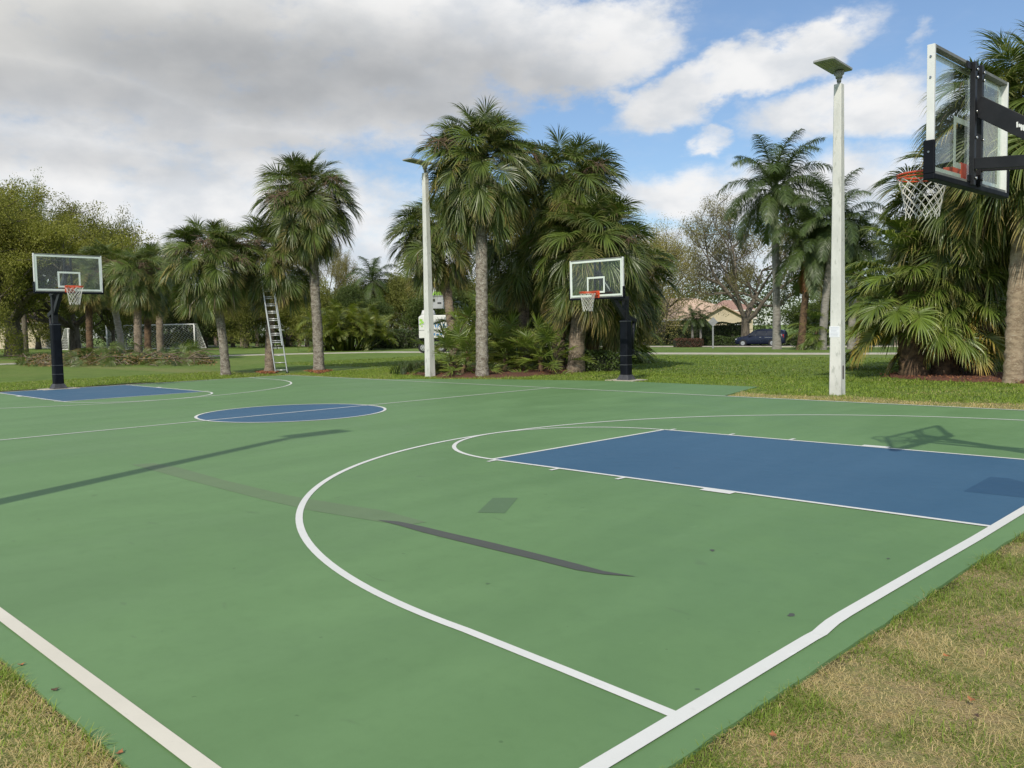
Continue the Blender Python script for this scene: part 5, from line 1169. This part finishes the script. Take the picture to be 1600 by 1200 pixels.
# ------------------------------------------------------------------ grass blades near the camera
M_blade = leafmat('grass_blade', (.150, .225, .040), (.30, .36, .10), dead=(.70, .55, .29), var=.5, trans=.3, rough=.6, spec=.3)
def fbm(x, y, s, seed):
    rng = np.random.default_rng(seed); v = np.zeros_like(x)
    for o in range(4):
        for k in range(3):
            a = rng.uniform(0, 6.28); f = s*2**o; v += np.sin((x*math.cos(a)+y*math.sin(a))*f+rng.uniform(0, 6.28))/(2**o)/3
    return v
def blades(name, label, region, n, h, w, deadfun, seed, lay=.9):
    rng = np.random.default_rng(seed); x, y = region(rng, n); m = len(x); z = np.array([-.022]*m)
    df = deadfun(x, y); dead = (rng.uniform(0, 1, m) < df).astype(float)
    cl = fbm(x, y, 7., seed+1); hh = h*rng.uniform(.4, 1.25, m)*(1+.75*np.clip(cl, -1, 1)); a = rng.uniform(0, 2*np.pi, m); tl = rng.uniform(.25, lay, m)+dead*.45
    d0 = np.stack([np.cos(a)*np.sin(tl), np.sin(a)*np.sin(tl), np.cos(tl)], 1); tl2 = np.clip(tl+rng.uniform(.3, 1.2, m), 0, 1.75); a2 = a+rng.normal(0, .5, m); d1 = np.stack([np.cos(a2)*np.sin(tl2), np.sin(a2)*np.sin(tl2), np.cos(tl2)], 1)
    B = np.stack([x, y, z], 1); Wd = np.stack([-np.sin(a), np.cos(a), np.zeros(m)], 1)*(w*rng.uniform(.6, 1.3, m)*(1-.35*dead))[:, None]/2; Mi = B+d0*(hh*.55)[:, None]; Tp = Mi+d1*(hh*.6)[:, None]
    Tp[:, 2] = np.maximum(Tp[:, 2], -.012)
    V = np.stack([B-Wd, B+Wd, Mi+Wd*.8, Mi-Wd*.8, Tp], 1).reshape(-1, 3); rr = rng.uniform(0, 1, m); A = np.zeros((m, 5, 4)); A[:, :, 0] = np.array([0, 0, .5, .5, 1]); A[:, :, 1] = rr[:, None]; A[:, :, 2] = (dead*rng.uniform(.65, 1, m))[:, None]; A[:, :, 3] = 1
    i = np.arange(m)*5; F1 = np.stack([i, i+1, i+2, i+3], 1); F2 = np.stack([i+3, i+2, i+4, i+4], 1)
    tri = np.concatenate([np.stack([i, i+1, i+2], 1), np.stack([i, i+2, i+3], 1), np.stack([i+3, i+2, i+4], 1)])
    o = link(name, me_np(name, V, tri, M_blade, False, A.reshape(-1, 4))); tag(o, label, 'grass', None, 'stuff')
def reg_right(rng, n):
    # denser near the camera's foot, thinning outwards
    x = .175+rng.uniform(0, 1, n)**1.35*4.2+0; y = -9.5+rng.uniform(0, 1, n)*10.5; d_ = np.hypot(x-1.9, y+9.0); keep = rng.uniform(0, 1, n) < np.clip(1.6/(d_*.42+.2), .18, 1); e = .012*np.sin(y*7)+.015*np.sin(y*17+1)+rng.normal(0, .02, n)
    k = keep & (x > .178+e*.6) ; return x[k], y[k]
def dead_right(x, y): return np.clip(.74+.42*fbm(x, y, 2.6, 11)+.5*fbm(x, y, 9., 21)-.32*np.exp(-(x-.2)*3), .2, .98)
blades('dry_turf', 'mixed green and straw coloured turf in the lower right corner', reg_right, 330000, .046, .0036, dead_right, 1, lay=1.5)
def reg_left(rng, n):
    x = -7+rng.uniform(0, 1, n)*7.2; y = -7.84-rng.uniform(0, 1, n)**1.3*2.2; e = .015*np.sin(x*8)+.015*np.sin(x*19)+rng.normal(0, .02, n); k = (y < -7.815+e*.7) & (rng.uniform(0, 1, n) < np.clip(1.5/(np.hypot(x-1.9, y+9)*.3), .25, 1)); return x[k], y[k]
def dead_left(x, y): return np.clip(.50+.8*fbm(x, y, 4.5, 12), .05, .85)
blades('near_turf'.replace('near_', 'green_'), 'green tufty turf in the lower left corner', reg_left, 120000, .052, .0045, dead_left, 2, lay=1.1)
def reg_far(rng, n):
    x = -27.5+rng.uniform(0, 1, n)*29; y = 7.72+rng.uniform(0, 1, n)**1.4*7
    inx = (x < -8.2) & (x > -20.5); ylim = np.where(inx, np.interp(x, [-20.5, -18.9, -16.8, -13, -8.7, -8.0], [7.95, 8.95, 9.8, 10.8, 10.6, 7.8]), 7.83); k = y > ylim+.0; return x[k], y[k]
def dead_far(x, y): return np.clip(.12+.3*fbm(x, y, 1.5, 13)+.75*((x > -8.6) & (y < 8.9+.25*np.sin(x*2)))+.25*(y < 8.4), .02, .95)
blades('sideline_turf', 'mown lawn along the far sideline, straw coloured by the lamp post', reg_far, 120000, .06, .012, dead_far, 3)
def reg_mid(rng, n):
    x = -38+rng.uniform(0, 1, n)*44; y = 13.5+rng.uniform(0, 1, n)**1.2*15; return x, y
blades('open_lawn', 'mown lawn between the palms and the footpath', reg_mid, 90000, .06, .022, lambda x, y: np.clip(.06+.2*fbm(x, y, .8, 17), .0, .4), 5)
def reg_end(rng, n):
    x = -26.3-rng.uniform(0, 1, n)**1.3*6; y = -4+rng.uniform(0, 1, n)*12; k = (x < -27.1+.3*np.sin(y*2)) | (y > 3); return x[k], y[k]
blades('end_turf', 'mown lawn beyond the far end line behind the far hoop', reg_end, 30000, .06, .014, lambda x, y: np.full_like(x, .12), 4)

# fallen leaves in the near turf
M_leaf = leafmat('fallen_leaf', (.50, .20, .08), (.42, .17, .07), var=.3, trans=.15, rough=.7); M_leafb = leafmat('brown_leaf', (.10, .06, .04), (.12, .07, .05), var=.3, trans=.1, rough=.8)
fl = [((1208, 1154), .022, M_leaf, 'orange fallen leaf nearest the bottom edge in the right turf'), ((1478, 1029), .02, M_leaf, 'orange fallen leaf high up in the right turf'), ((1518, 1098), .02, M_leaf, 'reddish fallen leaf right of the middle of the right turf'), ((1525, 1124), .02, M_leafb, 'pale brown fallen leaf below the reddish one'), ((86, 1079), .02, M_leafb, 'dark brown curled leaf at the court edge, bottom left'), ((33, 1040), .02, M_leaf, 'tan leaf at the left court edge near the photo border'), ((187, 1178), .02, M_leaf, 'small orange leaf at the court edge near the bottom')]
for i, (q, s_, m_, lb) in enumerate(fl):
    rng = random.Random(i); P = spot(*q); pts = []
    for k in range(10): a = 2*math.pi*k/10; r = s_*(1. if k % 2 else .6)*(1.5 if k == 0 else 1)*rng.uniform(.8, 1.1); pts.append((math.cos(a)*r, math.sin(a)*r*.75, .004*math.cos(2*a)+.003*rng.random()))
    V = [(0, 0, 0)]+pts+[(x*.97, y*.97, z-.0012) for x, y, z in [(0, 0, 0)]+pts]
    Fc = [(0, 1+k, 1+(k+1) % 10) for k in range(10)]+[(11, 12+(k+1) % 10, 12+k) for k in range(10)]+[(1+k, 12+k, 12+(k+1) % 10, 1+(k+1) % 10) for k in range(10)]
    me = bpy.data.meshes.new('fallen_leaf'); me.from_pydata(V, [], Fc); me.update(); me.materials.append(m_)
    o = link('fallen_leaf', me); o.location = (P.x, P.y, .016 if P.x > .2 or P.y < -7.85 else .008); o.rotation_euler = (rng.uniform(-.12, .12), rng.uniform(-.12, .12), rng.uniform(0, 6)); tag(o, lb, 'leaf', 'fallen leaves in the near turf')
